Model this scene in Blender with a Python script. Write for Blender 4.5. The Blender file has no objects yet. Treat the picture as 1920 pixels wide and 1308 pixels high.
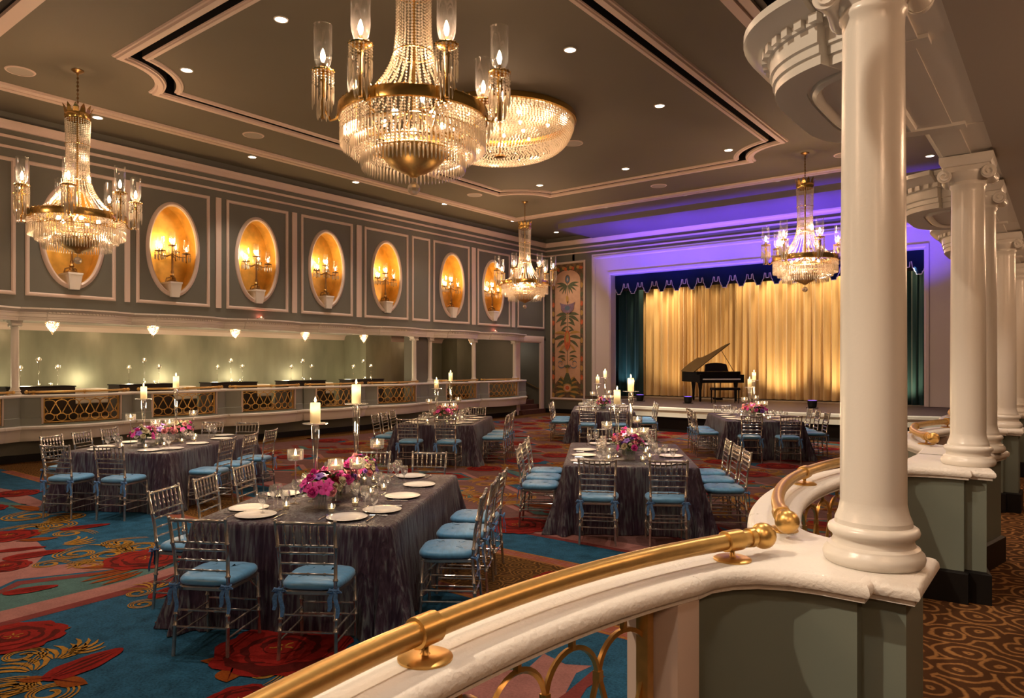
import bpy, math, random
from math import sin, cos, pi, sqrt, radians, atan2
from mathutils import Vector, Matrix
random.seed(7)
SC = bpy.context.scene
COL = SC.collection
# ---------------------------------------------------------------- camera model
F_PX, CX, HZ, CAMZ, YAW = 1337.0, 960.0, 681.0, 1.93, radians(37.9)
FX, FY = -sin(YAW), cos(YAW)
RX, RY = cos(YAW), sin(YAW)

def at(px, py, z):
    """world point at height z seen at a pixel of the 1920x1308 photograph"""
    d = (CAMZ - z) * F_PX / (py - HZ)
    a = (px - CX) / F_PX * d
    return (FX * d + RX * a, FY * d + RY * a, z)

def y_on(px, X):
    """world Y where pixel column px meets the plane x = X"""
    a = (px - CX) / F_PX
    d = X / (FX + RX * a)
    return d * (FY + RY * a)

def x_on(px, Y):
    a = (px - CX) / F_PX
    d = Y / (FY + RY * a)
    return d * (FX + RX * a)

# ---------------------------------------------------------------- mesh builder
class MB:
    def __init__(s):
        s.v, s.f, s.m = [], [], []
    def add(s, vs, fs, mi=0):
        o = len(s.v)
        s.v += [tuple(p) for p in vs]
        s.f += [tuple(i + o for i in f) for f in fs]
        s.m += [mi] * len(fs)
    def box(s, x0, x1, y0, y1, z0, z1, mi=0):
        s.add([(x0,y0,z0),(x1,y0,z0),(x1,y1,z0),(x0,y1,z0),(x0,y0,z1),(x1,y0,z1),(x1,y1,z1),(x0,y1,z1)],
              [(3,2,1,0),(4,5,6,7),(0,1,5,4),(1,2,6,5),(2,3,7,6),(3,0,4,7)], mi)
    def quad(s, a, b, c, d, mi=0):
        s.add([a,b,c,d], [(0,1,2,3)], mi)
    def rings(s, rs, mi=0, closed=True, cap0=True, cap1=True, loop=False):
        n = len(rs[0]); vs = [p for r in rs for p in r]; fs = []
        R = len(rs)
        for i in range(R if loop else R - 1):
            a, b = i * n, ((i + 1) % R) * n
            for j in range(n if closed else n - 1):
                k = (j + 1) % n
                fs.append((a + j, a + k, b + k, b + j))
        if closed and not loop:
            if cap0: fs.append(tuple(range(n - 1, -1, -1)))
            if cap1: fs.append(tuple((R - 1) * n + j for j in range(n)))
        s.add(vs, fs, mi)
    def tube(s, pts, r, n=8, mi=0, closed=False, cap=True, phase=0.0, up=None):
        P = [Vector(p) for p in pts]; N = len(P)
        rr = r if isinstance(r, (list, tuple)) else [r] * N
        rs = []
        nrm = None
        for i in range(N):
            if closed: t = P[(i + 1) % N] - P[i - 1]
            else: t = P[min(i + 1, N - 1)] - P[max(i - 1, 0)]
            if t.length < 1e-9: t = Vector((0,0,1))
            t.normalize()
            if nrm is None:
                u = Vector(up) if up else (Vector((0,0,1)) if abs(t.z) < .9 else Vector((1,0,0)))
            else: u = nrm
            u = u - t * u.dot(t)
            if u.length < 1e-6: u = t.orthogonal()
            u.normalize(); nrm = u
            w = t.cross(u)
            rs.append([tuple(P[i] + (u * cos(phase + 2*pi*k/n) + w * sin(phase + 2*pi*k/n)) * rr[i]) for k in range(n)])
        s.rings(rs, mi, True, cap, cap, loop=closed)
    def lathe(s, prof, n=16, c=(0,0,0), mi=0, cap=True):
        rs = [[(c[0] + r * cos(2*pi*k/n), c[1] + r * sin(2*pi*k/n), c[2] + z) for k in range(n)] for r, z in prof]
        s.rings(rs, mi, True, cap, cap)
    def sphere(s, c, r, n=10, m=6, mi=0, sz=1.0):
        s.lathe([(max(1e-4, r * sin(pi * i / m)), -r * sz * cos(pi * i / m)) for i in range(m + 1)], n, c, mi)
    def prism(s, poly, z0, z1, mi=0):
        s.rings([[(x, y, z0) for x, y in poly], [(x, y, z1) for x, y in poly]], mi)
    def loft(s, poly, prof, mi=0, clampf=None):
        rs = []
        for ins, z in prof:
            q = offset(poly, ins)
            if clampf: q = [clampf(a, b) for a, b in zip(poly, q)]
            rs.append([(x, y, z) for x, y in q])
        s.rings(rs, mi)
    def sweep(s, prof, path, mi=0, closed=False):
        """prof: (offset to the left-hand normal, z) closed outline; path: 2D points"""
        N = len(path); rs = []
        for i in range(N):
            p = Vector(path[i])
            a = Vector(path[i - 1]) if (i > 0 or closed) else None
            b = Vector(path[(i + 1) % N]) if (i < N - 1 or closed) else None
            d1 = (p - a).normalized() if a is not None else None
            d2 = (b - p).normalized() if b is not None else None
            if d1 is None: d1 = d2
            if d2 is None: d2 = d1
            n1 = Vector((-d1.y, d1.x)); n2 = Vector((-d2.y, d2.x))
            m = (n1 + n2)
            m = m / max(.2, (1 + n1.dot(n2)))
            rs.append([(p.x + m.x * o, p.y + m.y * o, z) for o, z in prof])
        s.rings(rs, mi, True, not closed, not closed, loop=closed)
    def sweepv(s, prof, path, org, ex, ez, nn, mi=0, closed=True):
        """like sweep on an upright plane: path (a, b) -> org + a*ex + b*ez; prof (offset, out along nn)"""
        t = MB(); t.sweep(prof, path, mi, closed)
        org, ex, ez, nn = Vector(org), Vector(ex), Vector(ez), Vector(nn)
        s.add([tuple(org + ex * x + ez * y + nn * z) for x, y, z in t.v], t.f, mi)
    def bead(s, c, r, h=1.0, mi=0):
        x, y, z = c
        s.add([(x+r,y,z),(x,y+r,z),(x-r,y,z),(x,y-r,z),(x,y,z+r*h),(x,y,z-r*h)],
              [(0,1,4),(1,2,4),(2,3,4),(3,0,4),(1,0,5),(2,1,5),(3,2,5),(0,3,5)], mi)
    def drop(s, c, r, L, mi=0, n=4):
        """a cut-glass prism hanging down from c"""
        x, y, z = c
        s.lathe([(r*.25, z), (r, z - L*.12), (r*.85, z - L*.8), (r*.1, z - L)], n, (x, y, 0), mi)
    def xf(s, M):
        s.v = [tuple(M @ Vector(p)) for p in s.v]; return s
    def build(s, name, mats, parent=None, smooth=35, loc=None):
        me = bpy.data.meshes.new(name)
        me.from_pydata(s.v, [], s.f)
        if not isinstance(mats, (list, tuple)): mats = [mats]
        for m in mats: me.materials.append(m)
        if len(mats) > 1: me.polygons.foreach_set('material_index', s.m)
        if smooth:
            me.polygons.foreach_set('use_smooth', [True] * len(me.polygons))
            if smooth < 180: me.set_sharp_from_angle(angle=radians(smooth))
        me.update()
        o = bpy.data.objects.new(name, me); COL.objects.link(o)
        if parent is not None: o.parent = parent
        if loc is not None: o.location = loc
        return o

def offset(poly, d):
    """move a counter-clockwise outline inwards by d"""
    if abs(d) < 1e-9: return list(poly)
    out = []; N = len(poly)
    for i in range(N):
        a, p, b = Vector(poly[i-1]), Vector(poly[i]), Vector(poly[(i+1) % N])
        d1, d2 = (p - a).normalized(), (b - p).normalized()
        n1, n2 = Vector((-d1.y, d1.x)), Vector((-d2.y, d2.x))
        m = (n1 + n2) / max(.35, 1 + n1.dot(n2))
        out.append((p.x + m.x * d, p.y + m.y * d))
    return out

def ccw(poly):
    A = sum(poly[i-1][0]*poly[i][1] - poly[i][0]*poly[i-1][1] for i in range(len(poly)))
    return list(poly) if A > 0 else list(poly)[::-1]

def empty(name, loc=(0,0,0), rz=0.0):
    o = bpy.data.objects.new(name, None); COL.objects.link(o)
    o.empty_display_size = .1
    o.location = loc; o.rotation_euler = (0, 0, rz)
    return o

def tag(o, label, cat, group=None, kind=None):
    o['label'] = label; o['category'] = cat
    if group: o['group'] = group
    if kind: o['kind'] = kind
    return o

def struct(o, kind='structure'):
    o['kind'] = kind; return o

def copy_tree(o, parent=None, kids=None):
    kids = kids or KIDS()
    c = o.copy(); COL.objects.link(c)
    if parent is not None: c.parent = parent
    for ch in kids.get(o.name, []): copy_tree(ch, c, kids)
    return c

def KIDS():
    d = {}
    for o in COL.objects:
        if o.parent is not None: d.setdefault(o.parent.name, []).append(o)
    return d

ORD = ['first','second','third','fourth','fifth','sixth','seventh','eighth','ninth','tenth','eleventh','twelfth']

# ---------------------------------------------------------------- materials
def _mat(name):
    m = bpy.data.materials.new(name); m.use_nodes = True
    nt = m.node_tree; nt.nodes.clear()
    out = nt.nodes.new('ShaderNodeOutputMaterial')
    return m, nt, out

def N(nt, typ, **kw):
    n = nt.nodes.new(typ)
    for k, v in kw.items():
        if k.startswith('i_'):
            key = k[2:].replace('_', ' ')
            n.inputs[key].default_value = v
        else: setattr(n, k, v)
    return n

def rgb(h):
    h = h.lstrip('#'); c = [int(h[i:i+2], 16) / 255 for i in (0, 2, 4)]
    return tuple((x / 12.92 if x <= .04045 else ((x + .055) / 1.055) ** 2.4) for x in c) + (1,)

def pbr(name, col, rough=.5, metal=0.0, noise=0.0, nscale=8.0, bump=0.0, bscale=40.0, spec=.5, stretch=(1,1,1), sheen=0.0, col2=None, coat=0.0):
    m, nt, out = _mat(name)
    b = N(nt, 'ShaderNodeBsdfPrincipled'); nt.links.new(b.outputs[0], out.inputs[0])
    c = col if len(col) == 4 else tuple(col) + (1,)
    b.inputs['Base Color'].default_value = c
    b.inputs['Roughness'].default_value = rough; b.inputs['Metallic'].default_value = metal
    b.inputs['Specular IOR Level'].default_value = spec
    if sheen: b.inputs['Sheen Weight'].default_value = sheen
    if coat: b.inputs['Coat Weight'].default_value = coat
    tc = N(nt, 'ShaderNodeTexCoord'); mp = N(nt, 'ShaderNodeMapping'); mp.inputs['Scale'].default_value = stretch
    nt.links.new(tc.outputs['Object'], mp.inputs[0])
    if noise or col2:
        nz = N(nt, 'ShaderNodeTexNoise'); nz.inputs['Scale'].default_value = nscale; nz.inputs['Detail'].default_value = 4
        nt.links.new(mp.outputs[0], nz.inputs['Vector'])
        r = N(nt, 'ShaderNodeValToRGB')
        d = col2 if col2 else tuple(x * (1 - noise) for x in c[:3])
        d = tuple(d)[:3] + (1,)
        r.color_ramp.elements[0].position = .35; r.color_ramp.elements[1].position = .65
        r.color_ramp.elements[0].color = d; r.color_ramp.elements[1].color = c
        nt.links.new(nz.outputs['Fac'], r.inputs[0]); nt.links.new(r.outputs[0], b.inputs['Base Color'])
    if bump:
        nb = N(nt, 'ShaderNodeTexNoise'); nb.inputs['Scale'].default_value = bscale; nb.inputs['Detail'].default_value = 3
        nt.links.new(mp.outputs[0], nb.inputs['Vector'])
        bp = N(nt, 'ShaderNodeBump'); bp.inputs['Strength'].default_value = bump; bp.inputs['Distance'].default_value = .01
        nt.links.new(nb.outputs['Fac'], bp.inputs['Height']); nt.links.new(bp.outputs[0], b.inputs['Normal'])
    return m

def glow(name, col, strength):
    m, nt, out = _mat(name)
    e = N(nt, 'ShaderNodeEmission'); e.inputs[0].default_value = tuple(col) + (1,); e.inputs[1].default_value = strength
    nt.links.new(e.outputs[0], out.inputs[0])
    m.cycles.emission_sampling = 'NONE'
    return m

def thin_glass(name, tint=(1,1,1), refl=.06, edge=.5, rough=.03, haze=0):
    m, nt, out = _mat(name)
    t = N(nt, 'ShaderNodeBsdfTransparent'); t.inputs[0].default_value = tuple(tint) + (1,)
    g = N(nt, 'ShaderNodeBsdfGlossy'); g.inputs['Roughness'].default_value = rough; g.inputs[0].default_value = (1,1,1,1)
    lw = N(nt, 'ShaderNodeLayerWeight'); lw.inputs['Blend'].default_value = .35
    mr = N(nt, 'ShaderNodeMapRange'); mr.inputs[3].default_value = refl; mr.inputs[4].default_value = edge
    nt.links.new(lw.outputs['Facing'], mr.inputs[0])
    mx = N(nt, 'ShaderNodeMixShader')
    nt.links.new(mr.outputs[0], mx.inputs[0]); nt.links.new(t.outputs[0], mx.inputs[1]); nt.links.new(g.outputs[0], mx.inputs[2])
    if haze:
        tl = N(nt, 'ShaderNodeBsdfTranslucent'); df = N(nt, 'ShaderNodeBsdfDiffuse')
        a = N(nt, 'ShaderNodeMixShader'); nt.links.new(tl.outputs[0], a.inputs[1]); nt.links.new(df.outputs[0], a.inputs[2])
        h = N(nt, 'ShaderNodeMapRange'); h.inputs[3].default_value = haze * .25; h.inputs[4].default_value = haze
        nt.links.new(lw.outputs['Facing'], h.inputs[0])
        b = N(nt, 'ShaderNodeMixShader'); nt.links.new(h.outputs[0], b.inputs[0]); nt.links.new(mx.outputs[0], b.inputs[1]); nt.links.new(a.outputs[0], b.inputs[2])
        mx = b
    nt.links.new(mx.outputs[0], out.inputs[0])
    return m

def crystal_mat(name, col=(1,.93,.82), trans=.35, dif=.42):
    """cut glass: part clear, part glinting, part scattering the light of the lamps among it"""
    m, nt, out = _mat(name)
    t = N(nt, 'ShaderNodeBsdfTransparent'); t.inputs[0].default_value = tuple(col) + (1,)
    g = N(nt, 'ShaderNodeBsdfGlossy'); g.inputs['Roughness'].default_value = .12; g.inputs[0].default_value = (1,1,1,1)
    tr = N(nt, 'ShaderNodeBsdfTranslucent'); tr.inputs[0].default_value = tuple(col) + (1,)
    df = N(nt, 'ShaderNodeBsdfDiffuse'); df.inputs[0].default_value = tuple(col) + (1,)
    m1 = N(nt, 'ShaderNodeMixShader'); m1.inputs[0].default_value = .5
    nt.links.new(tr.outputs[0], m1.inputs[1]); nt.links.new(df.outputs[0], m1.inputs[2])
    m2 = N(nt, 'ShaderNodeMixShader'); m2.inputs[0].default_value = .5
    nt.links.new(m1.outputs[0], m2.inputs[1]); nt.links.new(g.outputs[0], m2.inputs[2])
    m3 = N(nt, 'ShaderNodeMixShader'); m3.inputs[0].default_value = 1 - trans
    nt.links.new(t.outputs[0], m3.inputs[1]); nt.links.new(m2.outputs[0], m3.inputs[2])
    nt.links.new(m3.outputs[0], out.inputs[0])
    return m

def wax_mat(name, col):
    m, nt, out = _mat(name)
    d = N(nt, 'ShaderNodeBsdfDiffuse'); d.inputs[0].default_value = tuple(col) + (1,)
    t = N(nt, 'ShaderNodeBsdfTranslucent'); t.inputs[0].default_value = tuple(col) + (1,)
    x = N(nt, 'ShaderNodeMixShader'); x.inputs[0].default_value = .35
    nt.links.new(d.outputs[0], x.inputs[1]); nt.links.new(t.outputs[0], x.inputs[2]); nt.links.new(x.outputs[0], out.inputs[0])
    return m

def carpet(name, c1, c2, scale=60, rough=.95):
    m, nt, out = _mat(name)
    b = N(nt, 'ShaderNodeBsdfPrincipled'); b.inputs['Roughness'].default_value = rough
    b.inputs['Specular IOR Level'].default_value = .1
    nt.links.new(b.outputs[0], out.inputs[0])
    tc = N(nt, 'ShaderNodeTexCoord')
    n1 = N(nt, 'ShaderNodeTexNoise'); n1.inputs['Scale'].default_value = scale; n1.inputs['Detail'].default_value = 5; n1.inputs['Roughness'].default_value = .7
    n2 = N(nt, 'ShaderNodeTexNoise'); n2.inputs['Scale'].default_value = 7.0; n2.inputs['Detail'].default_value = 6
    nt.links.new(tc.outputs['Object'], n1.inputs['Vector']); nt.links.new(tc.outputs['Object'], n2.inputs['Vector'])
    ad = N(nt, 'ShaderNodeMath', operation='MULTIPLY_ADD'); ad.inputs[1].default_value = .6
    nt.links.new(n2.outputs['Fac'], ad.inputs[0]); nt.links.new(n1.outputs['Fac'], ad.inputs[2])
    r = N(nt, 'ShaderNodeValToRGB'); r.color_ramp.elements[0].position = .62; r.color_ramp.elements[1].position = .98
    r.color_ramp.elements[0].color = c1; r.color_ramp.elements[1].color = c2
    nt.links.new(ad.outputs[0], r.inputs[0]); nt.links.new(r.outputs[0], b.inputs['Base Color'])
    bp = N(nt, 'ShaderNodeBump'); bp.inputs['Strength'].default_value = .25; bp.inputs['Distance'].default_value = .004
    nt.links.new(n1.outputs['Fac'], bp.inputs['Height']); nt.links.new(bp.outputs[0], b.inputs['Normal'])
    return m

def cv(h, k=.72):
    c = rgb(h); return tuple(x * k for x in c[:3]) + (1,)
def cp(name, h, k=.7):
    c = rgb(h); c = (c[0]*1.4, c[1]*1.42, c[2]*1.45, 1); return carpet(name, tuple(x * k for x in c[:3]) + (1,), c)

def swirl_carpet(name, dark, lite, scale, rings):
    """brown ground with gold rings curling round scattered centres"""
    m, nt, out = _mat(name)
    b = N(nt, 'ShaderNodeBsdfPrincipled'); b.inputs['Roughness'].default_value = .95; b.inputs['Specular IOR Level'].default_value = .1
    nt.links.new(b.outputs[0], out.inputs[0])
    tc = N(nt, 'ShaderNodeTexCoord')
    nz = N(nt, 'ShaderNodeTexNoise'); nz.inputs['Scale'].default_value = scale * 1.3; nz.inputs['Detail'].default_value = 1
    nt.links.new(tc.outputs['Object'], nz.inputs['Vector'])
    mix = N(nt, 'ShaderNodeVectorMath', operation='MULTIPLY_ADD'); mix.inputs[1].default_value = (.10/scale*4,)*3
    nt.links.new(nz.outputs['Color'], mix.inputs[0]); nt.links.new(tc.outputs['Object'], mix.inputs[2])
    vo = N(nt, 'ShaderNodeTexVoronoi'); vo.inputs['Scale'].default_value = scale; vo.voronoi_dimensions = '2D'; vo.inputs['Randomness'].default_value = .65
    nt.links.new(mix.outputs[0], vo.inputs['Vector'])
    mu = N(nt, 'ShaderNodeMath', operation='MULTIPLY'); mu.inputs[1].default_value = rings * 2 * pi
    nt.links.new(vo.outputs['Distance'], mu.inputs[0])
    si = N(nt, 'ShaderNodeMath', operation='SINE'); nt.links.new(mu.outputs[0], si.inputs[0])
    fn = N(nt, 'ShaderNodeTexNoise'); fn.inputs['Scale'].default_value = 70; nt.links.new(tc.outputs['Object'], fn.inputs['Vector'])
    ad = N(nt, 'ShaderNodeMath', operation='MULTIPLY_ADD'); ad.inputs[1].default_value = 1.2
    nt.links.new(fn.outputs['Fac'], ad.inputs[0]); nt.links.new(si.outputs[0], ad.inputs[2])
    r = N(nt, 'ShaderNodeValToRGB'); e = r.color_ramp.elements
    e[0].position = .58; e[1].position = .92; e[0].color = dark; e[1].color = lite
    mr = N(nt, 'ShaderNodeMapRange'); mr.inputs[1].default_value = -.4; mr.inputs[2].default_value = 1.7
    nt.links.new(ad.outputs[0], mr.inputs[0]); nt.links.new(mr.outputs[0], r.inputs[0])
    nt.links.new(r.outputs[0], b.inputs['Base Color'])
    return m

M = {}
M['wall'] = pbr('wall paint', (.125,.125,.102), .6, noise=.06, nscale=2)
M['ceil'] = pbr('ceiling paint', (.14,.125,.088), .75, noise=.04, nscale=1)
M['trim'] = pbr('trim paint', (.62,.49,.42), .4)
M['white'] = pbr('gloss white paint', (.78,.74,.68), .28, bump=.05, bscale=60)
M['cap'] = pbr('rough white paint', (.80,.76,.71), .45, bump=.35, bscale=90)
M['tierwall'] = pbr('shimmer wallpaper', (.30,.31,.23), .33, .35, noise=.3, nscale=1.6, bump=.12, bscale=14, stretch=(1,1,.35))
M['tierceil'] = pbr('tier ceiling paint', (.50,.45,.40), .7)
M['pier'] = pbr('panel paint', (.16,.19,.16), .55)
M['panel'] = pbr('lightened panel paint', (.23,.25,.225), .55)  # panel paint made lighter to stand in for missing front light
M['black'] = pbr('black paint', (.006,.005,.005), .5, spec=.25)
M['void'] = pbr('dark recess', (.006,.005,.005), .9)
M['gold'] = pbr('gold paint', (.72,.44,.14), .34, .85, noise=.15, nscale=30)
M['brass'] = pbr('brass', (.78,.52,.18), .22, 1.0)
M['goldleaf'] = pbr('gold leaf', (.85,.52,.13), .38, .75, noise=.25, nscale=5, bump=.1, bscale=12)
M['rail'] = pbr('satin gold rail', (.70,.44,.15), .36, .8, noise=.12, nscale=40)
M['bronze'] = pbr('dark bronze', (.22,.13,.05), .35, .9)
M['silver'] = pbr('clear silver resin', (.58,.54,.51), .2, .75, noise=.25, nscale=25)
M['cushion'] = pbr('blue satin', (.10,.34,.64), .42, noise=.18, nscale=14, bump=.25, bscale=16, stretch=(1,3,1), sheen=.3)
M['tie'] = pbr('blue ribbon', (.10,.27,.62), .45, noise=.4, nscale=90)
M['plate'] = pbr('white china', (.93,.91,.88), .15)
M['steel'] = pbr('polished cutlery', (.75,.73,.7), .18, 1.0)
M['wax'] = wax_mat('ivory wax', (.95,.86,.64))
M['flame'] = glow('flame', (1,.72,.36), 26)
M['bulb'] = glow('lamp filament', (1,.80,.52), 34)
M['downlight'] = glow('downlight lens', (1,.88,.68), 14)
M['uvlens'] = glow('violet lamp lens', (.25,.12,1), 3)
M['glass'] = thin_glass('clear glass', (1,1,1), .12, .9, .03, .24)
M['shade'] = thin_glass('lamp glass', (1,.99,.97), .05, .6, .05, .07)
M['stem'] = thin_glass('heavy glass', (.95,.94,.92), .28, .9, .08)
M['crystal'] = crystal_mat('cut crystal', (.95,.88,.76), .34)
M['crystal_net'] = crystal_mat('crystal net', (.92,.84,.70), .25)
M['piano'] = pbr('black lacquer', (.006,.005,.005), .30, spec=.22)
M['ivory'] = pbr('ivory keys', (.8,.78,.72), .3)
M['teal'] = pbr('teal velvet', (.007,.032,.038), .7, spec=.15, sheen=.1, noise=.3, nscale=6, stretch=(1,1,.1))
M['navy'] = pbr('navy velvet', (.008,.016,.042), .9, spec=.05)
M['braid'] = pbr('silver braid', (.62,.55,.55), .5)
M['gcurt'] = pbr('gold drape', (.64,.43,.19), .55, noise=.14, nscale=3, stretch=(3,3,.15), sheen=.3)
M['stagefloor'] = pbr('stage boards', (.09,.065,.05), .6, noise=.2, nscale=6)
M['stagewhite'] = pbr('stage front paint', (.62,.62,.54), .5)
M['stepcarpet'] = pbr('stair carpet', (.10,.035,.022), .9, noise=.3, nscale=30)
M['leaf'] = pbr('foliage', (.07,.15,.03), .5, noise=.4, nscale=60)
M['magenta'] = pbr('magenta petals', (.85,.07,.46), .5, noise=.3, nscale=40)
M['pink'] = pbr('rose pink petals', (.90,.36,.42), .5, noise=.25, nscale=40)
M['violet'] = pbr('violet petals', (.26,.10,.52), .5, noise=.35, nscale=40)
M['cream'] = pbr('cream petals', (.82,.74,.52), .5, noise=.2, nscale=40)
M['redrose'] = pbr('crimson petals', (.42,.03,.06), .5, noise=.35, nscale=40)
M['darkcloth'] = pbr('dark brown cloth', (.025,.016,.01), .8)
M['whitecloth'] = pbr('white cloth', (.78,.74,.66), .8)
# lamp powers
WARM, WARM2 = (1,.60,.35), (1,.80,.62)
CHW, BOWLW, NICHEW, PENDW, DOWNW, TABW, BALW, VIW, CURW, GALW, KEYW, AMB, EXPO = 170, 85, 30, 22, 310, 30, 36, 3900, 240, 60, 1250, .0, 0.12
import bmesh
XL, XR, YB, YF, ZC = -16.2, -.40, 22.97, -4.5, 6.8
def fill2d(loops, z=0.0, mapf=None):
    bm = bmesh.new(); es = []
    for L in loops:
        vs = [bm.verts.new((p[0], p[1], z)) for p in L]
        es += [bm.edges.new((vs[i-1], vs[i])) for i in range(len(vs))]
    bmesh.ops.triangle_fill(bm, use_beauty=True, use_dissolve=False, edges=es)
    bm.verts.index_update()
    v = [tuple(x.co) for x in bm.verts]; f = [tuple(q.index for q in p.verts) for p in bm.faces]
    bm.free()
    if mapf: v = [mapf(*p) for p in v]
    return v, f

def notched(x0, x1, y0, y1, r, i, n=10):
    a = sqrt((r + i) ** 2 - i * i)
    t0 = atan2(i, a); t1 = pi / 2 - t0
    P = []
    for cx, cy, base, fl in ((x0, y0, 0, 1), (x1, y0, pi/2, 1), (x1, y1, pi, 1), (x0, y1, 3*pi/2, 1)):
        arc = []
        for k in range(n + 1):
            t = t1 + (t0 - t1) * k / n
            arc.append((cx + (r + i) * cos(base + t), cy + (r + i) * sin(base + t)))
        P += arc
    return P
def flip(L): return L[::-1]

COF = (-13.0, -4.8, 5.0, 17.1, 1.08)
COF2 = (-13.0, -4.8, -7.0, 3.66, 1.08)
# ---- ceiling: flat plane with two coffers bounded by a deep dark slot
m = MB()
outer = [(-19.5, YF-3), (XR+.6, YF-3), (XR+.6, YB+.2), (-19.5, YB+.2)]
SLX = (-3.22, -2.80, 4.2, 15.0)
slot = [(SLX[0], SLX[2]), (SLX[1], SLX[2]), (SLX[1], SLX[3]), (SLX[0], SLX[3])]
s1 = notched(*COF, .19); s2 = notched(*COF2, .19)
c2 = [(x, max(y, YF-2.5)) for x, y in s2]
v, f = fill2d([outer, s1, slot]); m.add([(x, y, ZC) for x, y, z in v], f)
ceiling = m
def coffer(mb, C):
    a, b = notched(*C, .19), notched(*C, .34)
    n = len(a); T = ZC + .35
    mb.rings([[(x, y, ZC) for x, y in a], [(x, y, T) for x, y in a], [(x, y, T) for x, y in b], [(x, y, ZC) for x, y in b]], 1, True, False, False)
    v, f = fill2d([b]); mb.add([(x, y, ZC) for x, y, z in v], f, 0)
coffer(m, COF)
m.box(SLX[0]-.01, SLX[1]+.01, SLX[2]-.01, SLX[3]+.01, ZC+.3, ZC+.4, 1)
for q in range(4):
    a, b = slot[q-1], slot[q]
    m.quad((a[0],a[1],ZC),(b[0],b[1],ZC),(b[0],b[1],ZC+.35),(a[0],a[1],ZC+.35),1)
struct(m.build('ceiling', [M['ceil'], M['void']], smooth=0))
# moulded bands below the ceiling
def band(C, i0, i1, h, steps=3):
    mb = MB(); rs = []
    w = i1 - i0
    for t, z in ((0,0), (.06,-h*.45), (.22,-h*.45), (.28,-h), (.72,-h), (.80,-h*.55), (.94,-h*.55), (1,0)):
        rs.append([(x, y, ZC + z) for x, y in notched(*C, i0 + w*t)])
    mb.rings(rs, 0, True, False, False)
    return mb
struct(band(COF, .0, .19, .06).build('trim_1', M['trim'], smooth=25))
struct(band(COF, .34, .46, .04).build('trim_2', M['trim'], smooth=25))
# far edge of the next coffer, the dark of its slot painted as a flat strip, over the camera end of the hall
mb = MB()
for y, w, h in ((3.66, -.2, .06), (3.32, -.14, .04)):
    mb.box(-14.6, -3.3, y + w, y, ZC - h, ZC + .01)
struct(mb.build('trim_3', M['trim']))
mb = MB(); mb.box(-14.6, -3.3, 3.32, 3.46, ZC - .004, ZC + .0); struct(mb.build('trim_4', M['void']))
# long outer bands
mb = MB()
RP = [(-14.72, YF), (-14.72, 19.1), (-3.45, 19.1), (-3.45, YF)]
pr = lambda o0, o1, h: [(o0, ZC+.01), (o0, ZC-h), (o1, ZC-h), (o1, ZC+.01)]
mb.sweep(pr(0, .13, .05), RP); mb.sweep(pr(-.19, -.05, .05), RP); mb.sweep(pr(-.05, 0, .012), RP)
struct(mb.build('trim_5', M['trim'], smooth=25))
# dropped soffit in front of the stage wall, washed violet from the stage floor
mb = MB(); mb.box(-14.0, -1.6, 20.6, 22.96, ZC - .19, ZC + .01)
struct(mb.build('trim_6', M['ceil']))

# ---- upper left wall with oval niches
NY = [(y_on(a, XL), w) for a, w in ((137, .60), (325.5, .60), (483, .60), (613, .60), (725, .60), (848, .60), (925, .60))]
NZ, NH, NW, ND = 4.545, 1.02, .56, .42
ZW0 = 3.0
wl = MB()
def wallpt(y, z, x=XL): return (x, y, z)
def ring_region(y0, y1, z0, z1, cy, cz, hw, hh, n=64):
    A = sorted(set([2*pi*k/n for k in range(n)] + [atan2(z - cz, y - cy) % (2*pi) for y in (y0, y1) for z in (z0, z1)]))
    E, B = [], []
    for t in A:
        c, s = cos(t), sin(t)
        # point on the ellipse in the same direction
        k = 1 / sqrt((c / hw) ** 2 + (s / hh) ** 2)
        E.append((cy + c * k, cz + s * k))
        kk = min(((y1 - cy) / c if c > 1e-9 else (y0 - cy) / c if c < -1e-9 else 9e9), ((z1 - cz) / s if s > 1e-9 else (z0 - cz) / s if s < -1e-9 else 9e9))
        B.append((cy + c * kk, cz + s * kk))
    return E, B
ys = [YF] 
for y, w in NY: ys += [y - .9, y + .9]
ys += [YB]
for i in range(0, len(ys), 2):
    wl.quad(wallpt(ys[i], ZW0), wallpt(ys[i+1], ZW0), wallpt(ys[i+1], ZC), wallpt(ys[i], ZC))
for cy, w in NY:
    E, B = ring_region(cy - .9, cy + .9, ZW0, ZC, cy, NZ, NW, NH)
    n = len(E)
    wl.rings([[wallpt(*p) for p in B], [wallpt(*p) for p in E]], 0, True, False, False)
    wl.rings([[wallpt(*p) for p in E], [wallpt(*p, XL - ND) for p in E]], 1, True, False, True)
# stair opening at the stage end of the left wall
DY0, DY1, DZ = 21.25, 22.55, 2.72
wl.quad(wallpt(20.97, 0), wallpt(DY0, 0), wallpt(DY0, ZW0), wallpt(20.97, ZW0))
wl.quad(wallpt(DY1, 0), wallpt(YB, 0), wallpt(YB, ZW0), wallpt(DY1, ZW0))
wl.quad(wallpt(DY0, DZ), wallpt(DY1, DZ), wallpt(DY1, ZW0), wallpt(DY0, ZW0))
# pier between the paired columns
wl.box(XL-.5, XL-.02, 15.85, 16.45, .72, 3.0)
wall_left = struct(wl.build('wall_left', [M['wall'], M['goldleaf']], smooth=30))
# rims of the niches
for cy, w in NY:
    t = MB()
    P = [(NW * cos(2*pi*k/64), NH * sin(2*pi*k/64)) for k in range(64)]
    t.sweepv([(.03,-.01),(.03,.02),(-.005,.045),(-.055,.03),(-.07,.0),(-.07,-.01)][::-1], P, (XL, cy, NZ), (0,1,0), (0,0,1), (1,0,0))
    t.build('niche_rim', M['trim'], wall_left, smooth=50)
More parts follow.
